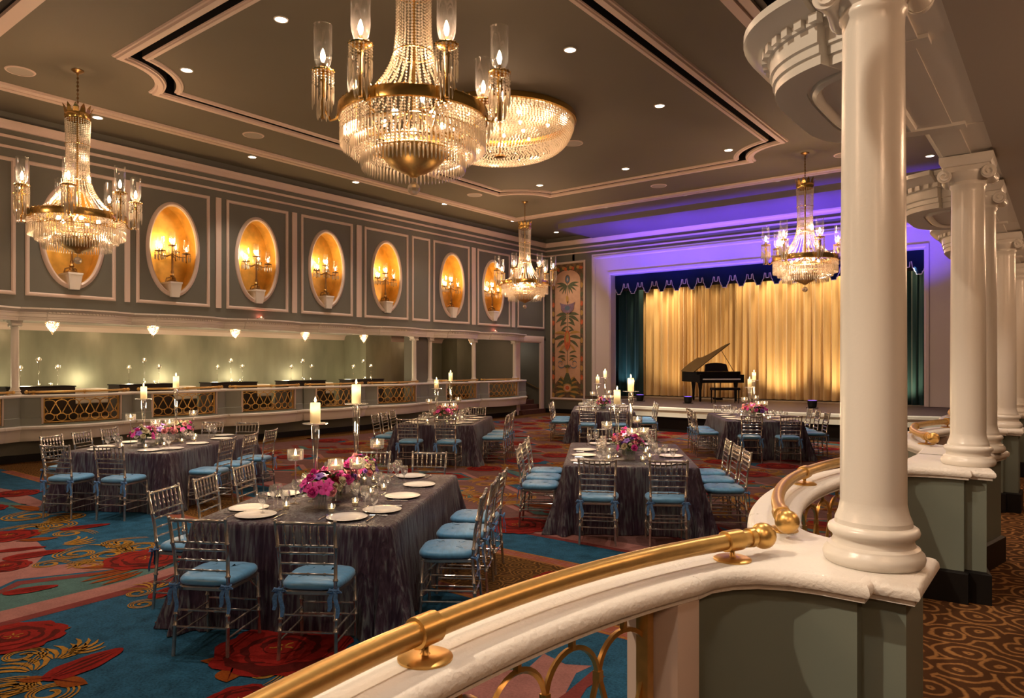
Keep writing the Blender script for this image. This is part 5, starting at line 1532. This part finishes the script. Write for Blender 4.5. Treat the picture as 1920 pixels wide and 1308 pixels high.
t = MB(); t.box(X0-(X0+X1)/2, X1-(X0+X1)/2, .10, .13, .12, .97); t.build('lining', M['void'], root)

# tapestries
def tapestry(xa, xb, y, z0, z1, label):
    root = tag(empty('tapestry', ((xa+xb)/2, y, z0)), label, 'tapestry', 'stage wall tapestries')
    Wd, H = (xb-xa), z1-z0
    pc = [pbr('tapestry salmon', (.60,.35,.215), .8, noise=.12, nscale=6), pbr('tapestry dark foliage', (.075,.055,.035), .8, noise=.5, nscale=9, col2=(.20,.11,.05)), pbr('tapestry green', (.10,.11,.05), .8, noise=.3, nscale=12), pbr('tapestry violet', (.26,.16,.22), .8, noise=.3, nscale=14), pbr('tapestry coral', (.62,.13,.04), .8, noise=.4, nscale=10), pbr('tapestry blue', (.10,.14,.19), .8), pbr('tapestry ochre', (.42,.24,.06), .8)]
    t = MB(); fr = .085
    t.sweepv([(0,.0),(0,.03),(fr*.3,.05),(fr*.7,.05),(fr,.02),(fr,.0)], [(-Wd/2,0),(Wd/2,0),(Wd/2,H),(-Wd/2,H)], (0,0,0), (1,0,0), (0,0,1), (0,-1,0)); t.build('frame', M['trim'], root, smooth=30)
    t = MB(); hw = Wd/2 - fr
    t.box(-hw, hw, -.012, -.002, fr, H-fr, 1)
    L = [0]
    def fp(P, mi):
        L[0] += 1; y_ = -.0125 - .00012*L[0]
        t.add([(x, y_, z) for x, z in P], [tuple(range(len(P)))], mi)
    def ell(cx, cz, a, b, mi, n=24, w0=0): fp([(cx + a*cos(2*pi*k/n)*(1+w0*sin(k*2.4)), cz + b*sin(2*pi*k/n)*(1+w0*cos(k*1.7))) for k in range(n)], mi)
    # salmon field with arched head
    a = hw*.80; zb, zt = fr + H*.10, H - fr - H*.035
    fp([(-a, zb)] + [(-a*.55, zb + H*.05), (0, zb + H*.02), (a*.55, zb + H*.05), (a, zb)] + [(a, zt - .45)] + [(a*cos(pi*k/16), zt - .45 + .40*sin(pi*k/16)) for k in range(17)] + [(-a, zt-.45)], 0)
    Z = lambda f: fr + (H-2*fr)*f
    def lf(cx, cz, Ln, ang, mi, wd=.22):
        P = []
        for k in range(9):
            u = k/8; P.append((Ln*u, Ln*wd*sin(pi*u)**.8 + Ln*.22*u*u))
        for k in range(7, 0, -1):
            u = k/8; P.append((Ln*u, -Ln*wd*.5*sin(pi*u) + Ln*.22*u*u))
        fp([(cx + x*cos(ang) - z*sin(ang), cz + x*sin(ang) + z*cos(ang)) for x, z in P], mi)
    def both(f): f(1); f(-1)
    def mlf(s, cx, cz, Ln, ang, mi, wd=.22):
        P = []
        for k in range(9):
            u = k/8; P.append((Ln*u, Ln*wd*sin(pi*u)**.8 - Ln*.25*u*u))
        for k in range(7, 0, -1):
            u = k/8; P.append((Ln*u, -Ln*wd*.5*sin(pi*u) - Ln*.25*u*u))
        Q = [(cx + (x*cos(ang) - z*sin(ang)), cz + x*sin(ang) + z*cos(ang)) for x, z in P]
        fp([(s*x, z) for x, z in Q], mi)
    fp([(-.012,Z(.12)),(.012,Z(.12)),(.012,Z(.90)),(-.012,Z(.90))], 2)
    ell(0, Z(.885), .115, .17, 1); ell(0, Z(.885), .085, .13, 5); ell(0, Z(.885), .03, .07, 0)
    for s in (1, -1):
        for k, (ln, an) in enumerate(((.55,.45),(.52,.15),(.45,-.25),(.40,-.7),(.34,-1.1))): mlf(s, .01, Z(.835), ln*.95, an, 2, .12)
        # urn leaves
        for k, (z, ln, an) in enumerate(((.62,.5,.2),(.61,.55,-.2),(.60,.45,-.6),(.645,.3,.6),(.56,.34,-.1),(.535,.32,-.4),(.49,.30,.5))): mlf(s, .02, Z(z), ln, an, 2, .16)
        for k, (z, ln, an) in enumerate(((.475,.5,.35),(.455,.58,.05),(.43,.5,-.35),(.40,.42,-.6),(.33,.34,.5),(.31,.38,.1),(.30,.30,-.5),(.275,.25,.7))): mlf(s, .08, Z(z), ln, an, 2 if k % 3 else 6, .15)
        # scrolls low down
        P = [(s*(.30 + (.20*(1-u*.75))*cos(u*7.5+2.8)), Z(.255) + (.20*(1-u*.75))*sin(u*7.5+2.8)) for u in [q/24 for q in range(25)]]
        for q in range(24):
            (x0_,z0_),(x1_,z1_) = P[q], P[q+1]; fp([(x0_,z0_-.02),(x1_,z1_-.02),(x1_,z1_+.02),(x0_,z0_+.02)], 5)
        for q in range(14):
            zz = Z(.02 + .068*q); ell(s*hw*.90, zz, .06, .10, 6 if q % 3 == 0 else (2 if q % 2 else 4), 10, .2)
        for q in range(9): mlf(s, .1, Z(.02 + .012*q), .5 - .02*q, -.2 + .15*q, 2 if q % 2 else 6, .14)
    # urn
    fp([(-.36,Z(.715)),(-.30,Z(.69)),(-.30,Z(.665)),(-.16,Z(.635)),(.16,Z(.635)),(.30,Z(.665)),(.30,Z(.69)),(.36,Z(.715)),(.26,Z(.705)),(.0,Z(.695)),(-.26,Z(.705))], 3)
    ell(0, Z(.67), .12, .09, 5); ell(0, Z(.74), .06, .13, 6)
    ell(0, Z(.43), .14, .38, 4, 24, .05); ell(0, Z(.445), .08, .24, 6, 18, .08); ell(0, Z(.39), .06, .16, 4)
    ell(0, Z(.235), .14, .06, 2, 16, .2); ell(0, Z(.20), .05, .14, 6)
    fp([(-.06,Z(.185)),(.06,Z(.185)),(.16,Z(.14)),(.22,Z(.10)),(-.22,Z(.10)),(-.16,Z(.14))], 2)
    ell(0, Z(.075), .20, .17, 6); ell(0, Z(.075), .15, .13, 0); ell(0, Z(.075), .09, .08, 4)
    for q in range(12):
        xx = -hw*.85 + hw*1.7*q/11; ell(xx, Z(.965) + .03*sin(q*2), .09, .06, (2,6,4)[q % 3], 10, .2)
    t.build('fabric', pc, root, smooth=0)
tapestry(-15.97, -14.36, YB-.001, .52, 5.84, 'tall salmon tapestry of urns and foliage in the corner by the stair')
tapestry(-2.05, -.45, YB-.001, .52, 5.84, 'tall salmon tapestry of urns and foliage glimpsed past the last column')

# grand piano
root = tag(empty('grand_piano', (-8.62, 21.9, .7105), radians(46)), 'black grand piano with raised lid on the stage', 'piano')
def outline(k=0):
    # x to the right of the player, y from keyboard to tail
    P = [(-.74,0),(.74,0),(.74,.55)]
    for q in range(11):
        u = q/10; P.append((.74 - .98*(u**1.4)*(3-2*u)/1.0*.72 - .02*u, .55 + u*.95))
    tail = P[-1][0]
    for q in range(1, 9):
        a = q/8*pi*.9; P.append((tail + (-.74 - tail)*.5*(1-cos(a)) , 1.50 + .17*sin(a)))
    P.append((-.74,1.35))
    return P
O = ccw(outline())
t = MB(); t.prism([(x, y) for x, y in O if y > .22] if False else ccw([(-.74,.24),(.74,.24)] + outline()[2:]), .62, .94)
t.box(-.74,.74,0,.24,.60,.70); t.box(-.74,-.64,0,.24,.70,.86); t.box(.64,.74,0,.24,.70,.86); t.build('case', M['piano'], root, smooth=30)
t = MB(); t.box(-.63,.63,.02,.16,.701,.735); t.build('white_keys', M['ivory'], root)
t = MB()
for o_ in range(7):
    for q in (0,1,3,4,5): x = -.63 + 1.26*(o_*7+q+1)/52; t.box(x-.006,x+.006,.07,.16,.7355,.748)
t.build('black_keys', M['black'], root)
t = MB(); t.box(-.62,.62,.21,.235,.74,.93); t.build('fallboard', M['piano'], root)
for x, y in ((-.60,.30),(.60,.30),(-.42,1.28)):
    t = MB(); t.lathe([(.030,.0),(.034,.04),(.04,.05),(.045,.35),(.075,.56),(.08,.62)], 8, (x,y,0)); t.build('leg', M['piano'], root)
lid = MB()
big = ccw([(-.76,.42)] + [(.76,.42)] + [p for p in outline()[2:]])
lid.loft(big, [(-.012,0),(-.012,.022)])
ML = Matrix.Translation((-.74,0,.945)) @ Matrix.Rotation(radians(-37), 4, 'Y') @ Matrix.Translation((.74,0,0))
lid.xf(ML); lid.build('lid', M['piano'], root, smooth=0)
t = MB(); p = ML @ Vector((.48,.62,0)); t.tube([(.70,.62,.94),(p.x,p.y,p.z)], .010, 6); t.build('lid_prop', M['piano'], root)
t = MB(); t.loft(ccw([(-.74,.24),(.74,.24),(.74,.42),(-.74,.42)]), [(0,.941),(0,.960)]); t.build('front_lid', M['piano'], root)
t = MB(); A = [(-.40,.961),(.40,.961),(.36,1.19),(.18,1.23),(0,1.245),(-.18,1.23),(-.36,1.19)]
t.rings([[(x,.40+(z-.96)*.25,z) for x,z in A],[(x,.42+(z-.96)*.25,z) for x,z in A]]); t.build('music_stand', M['piano'], root, smooth=0)
t = MB()
for s in (-1,1): t.tube([(s*.10,.32,.60),(s*.08,.32,.10)], .014, 6)
t.box(-.14,.14,.26,.38,.06,.12)
for s in (-1,0,1): t.box(s*.06-.012,s*.06+.012,.14,.27,.05,.065)
t.build('pedal_lyre', M['piano'], root)
b = tag(empty('piano_bench', (-8.28, 21.28, .7105), radians(46)), 'black piano bench in front of the keyboard', 'bench')
t = MB(); t.loft(ccw([(-.42,-.17),(.42,-.17),(.42,.17),(-.42,.17)]), [(0,.40),(0,.455),(.012,.475)]); t.build('seat', M['piano'], b)
for x in (-.38,.38):
    for y in (-.13,.13):
        t = MB(); t.lathe([(.014,0),(.024,.40)], 6, (x,y,0)); t.build('leg', M['piano'], b)
for k, (px, py, nm) in enumerate(((1200,752,'at the tapestry side of the stage edge'),(1290,756,'on the stage beside the piano'),(1523,765,'on the stage edge, column side of the piano'))):
    p = at(px, py, .71)
    r = tag(empty('stage_uplight', (p[0], p[1], .7105)), 'small black stage floor lamp glowing violet ' + nm, 'stage light', 'stage floor lamps')
    t = MB(); t.box(-.14,.14,-.07,.07,0,.02); t.lathe([(.09,.02),(.11,.04),(.13,.20),(.12,.21)], 14); t.build('housing', M['black'], r)
    t = MB(); t.lathe([(.0005,.215),(.115,.212)], 14, cap=False); t.build('lens', M['uvlens'], r, smooth=0)

for k, (px, nm) in enumerate(((487,'third oval niche'),(926,'last oval niche by the stage'))):
    y = y_on(px, XL); r = tag(empty('signal_lamp', (XL + .02, y, 3.05)), 'tiny red lamp on the cornice under the ' + nm, 'lamp', 'red cornice lamps')
    t = MB(); t.box(0,.10,-.05,.05,0,.035); t.build('housing', M['white'], r)
    t = MB(); t.sphere((.05,0,.05), .022, 10, 6); t.build('lens', glow('red lamp', (1,.16,.08), 10) if k == 0 else bpy.data.materials['red lamp'], r)
    add_point('signal_glow', (XL + .07, y, 3.11), 2.2, (1,.22,.14), .025)
# ---------------------------------------------------------------- light
# violet stage-floor lamps and added bare spots, washing soffit and stage wall top
VI = (.12,.05,1.0)
for x, k in ((-12.7,.8), (-10.9,1.0), (-9.1,1.0), (-7.3,1.1), (-5.5,1.2), (-3.4,1.0)):
    add_spot('violet_wash', (x, 20.5, .97), (x + .3, 22.05, 6.55), VIW*k, 47, VI, 1.0, .06)
# warm lamps above the gold curtain
for k in range(11):
    x = -12.0 + k*.9
    add_spot('curtain_top_lamp', (x, 23.40, 5.6), (x, 24.2, 3.2), CURW*(1.5,1.5,.45,.35,.9,1.0,.8,1.0,.8,1.0,1.3)[k], 62, (1,.72,.40), .5, .06)
for x, q in ((-11.3,.45), (-9.4,.6), (-7.4,.8), (-5.4,.8), (-3.8,.8)):
    add_spot('curtain_foot_lamp', (x, 23.0, .82), (x, 24.2, 2.4), CURW*q, 100, (1,.74,.40), .9, .10)
# teal wash on the side curtains
for x in (-13.05, -12.75): add_spot('teal_foot_lamp', (x, 23.30, .80), (x, 23.62, 1.9), 70, 50, (.6,.9,1), .8, .04)
add_spot('teal_top_lamp', (-3.45, 23.2, 4.7), (-3.40, 23.62, 3.4), 22, 50, (.7,.95,.95), .8, .04)
# added spots without fixtures, brightening the stage front
for x in (-10.0, -7.5, -5.0, -2.8): add_spot('stage_front_fill', (x, 13.2, ZC - .03), (x, 18.3, .6), 1300, 34, (1,.84,.66), .7, .06)
add_point('stair_lobby_fill', (XL - 1.4, 21.9, 2.5), 14, WARM2, .06)  # added point light without a fixture, to brighten the lobby
# lamps of the gallery on the camera side
for x, y, p in ((1.3,1.2,GALW),(1.3,4.0,GALW*.8),(1.0,7.0,GALW*.8)):
    add_spot('gallery_downlight', (x, y, TCR - .03), (x, y, 0), p, 105, WARM2, .7, .06)
add_spot('bow_downlight', (-.55, .75, 2.98), (-.62, .95, 1.4), GALW*.55, 110, WARM2, .6, .05)
add_spot('bow_downlight', (-.62, 3.25, 2.98), (-.66, 3.2, 1.4), GALW*.45, 110, WARM2, .6, .05)
add_spot('bow_downlight', (-.62, 6.2, 2.98), (-.66, 6.2, 1.4), GALW*.45, 110, WARM2, .6, .05)
# ceiling lamp of the hall behind the camera, the key light on the near balustrade
add_spot('hall_downlight', (-4.0, -1.7, ZC - .03), (-.6, 1.5, 1.3), KEYW, 50, (1,.80,.58), .7, .07)
# soft light of the hall behind the camera (more chandeliers of the same room)
for x, y in ((-4.9,-2.2),(-12.9,-2.2)): add_point('rear_chandelier_glow', (x, y, ZC - 2.4), CHW*1.2, WARM, .35)

w = bpy.data.worlds.new('hall'); SC.world = w; w.use_nodes = True
w.node_tree.nodes['Background'].inputs[0].default_value = (1,.78,.55,1); w.node_tree.nodes['Background'].inputs[1].default_value = AMB
# ---------------------------------------------------------------- camera
cam = bpy.data.cameras.new('camera'); co = bpy.data.objects.new('camera', cam); COL.objects.link(co)
co.location = (0, 0, CAMZ); co.rotation_euler = (pi/2, 0, YAW)
cam.sensor_width = 36; cam.lens = F_PX * 36 / 1920; cam.shift_y = (HZ - 654) / 1920; cam.clip_start = .05; cam.clip_end = 200
SC.camera = co
v = SC.view_settings; v.view_transform = 'Standard'; v.look = 'None'; v.gamma = 1; v.exposure = EXPO; v.use_curve_mapping = False
SC.cycles.max_bounces = 7; SC.cycles.diffuse_bounces = 3; SC.cycles.glossy_bounces = 3; SC.cycles.transmission_bounces = 4; SC.cycles.transparent_max_bounces = 24
SC.cycles.sample_clamp_indirect = 4.0; SC.cycles.caustics_reflective = False; SC.cycles.caustics_refractive = False
SC.cycles.use_denoising = True
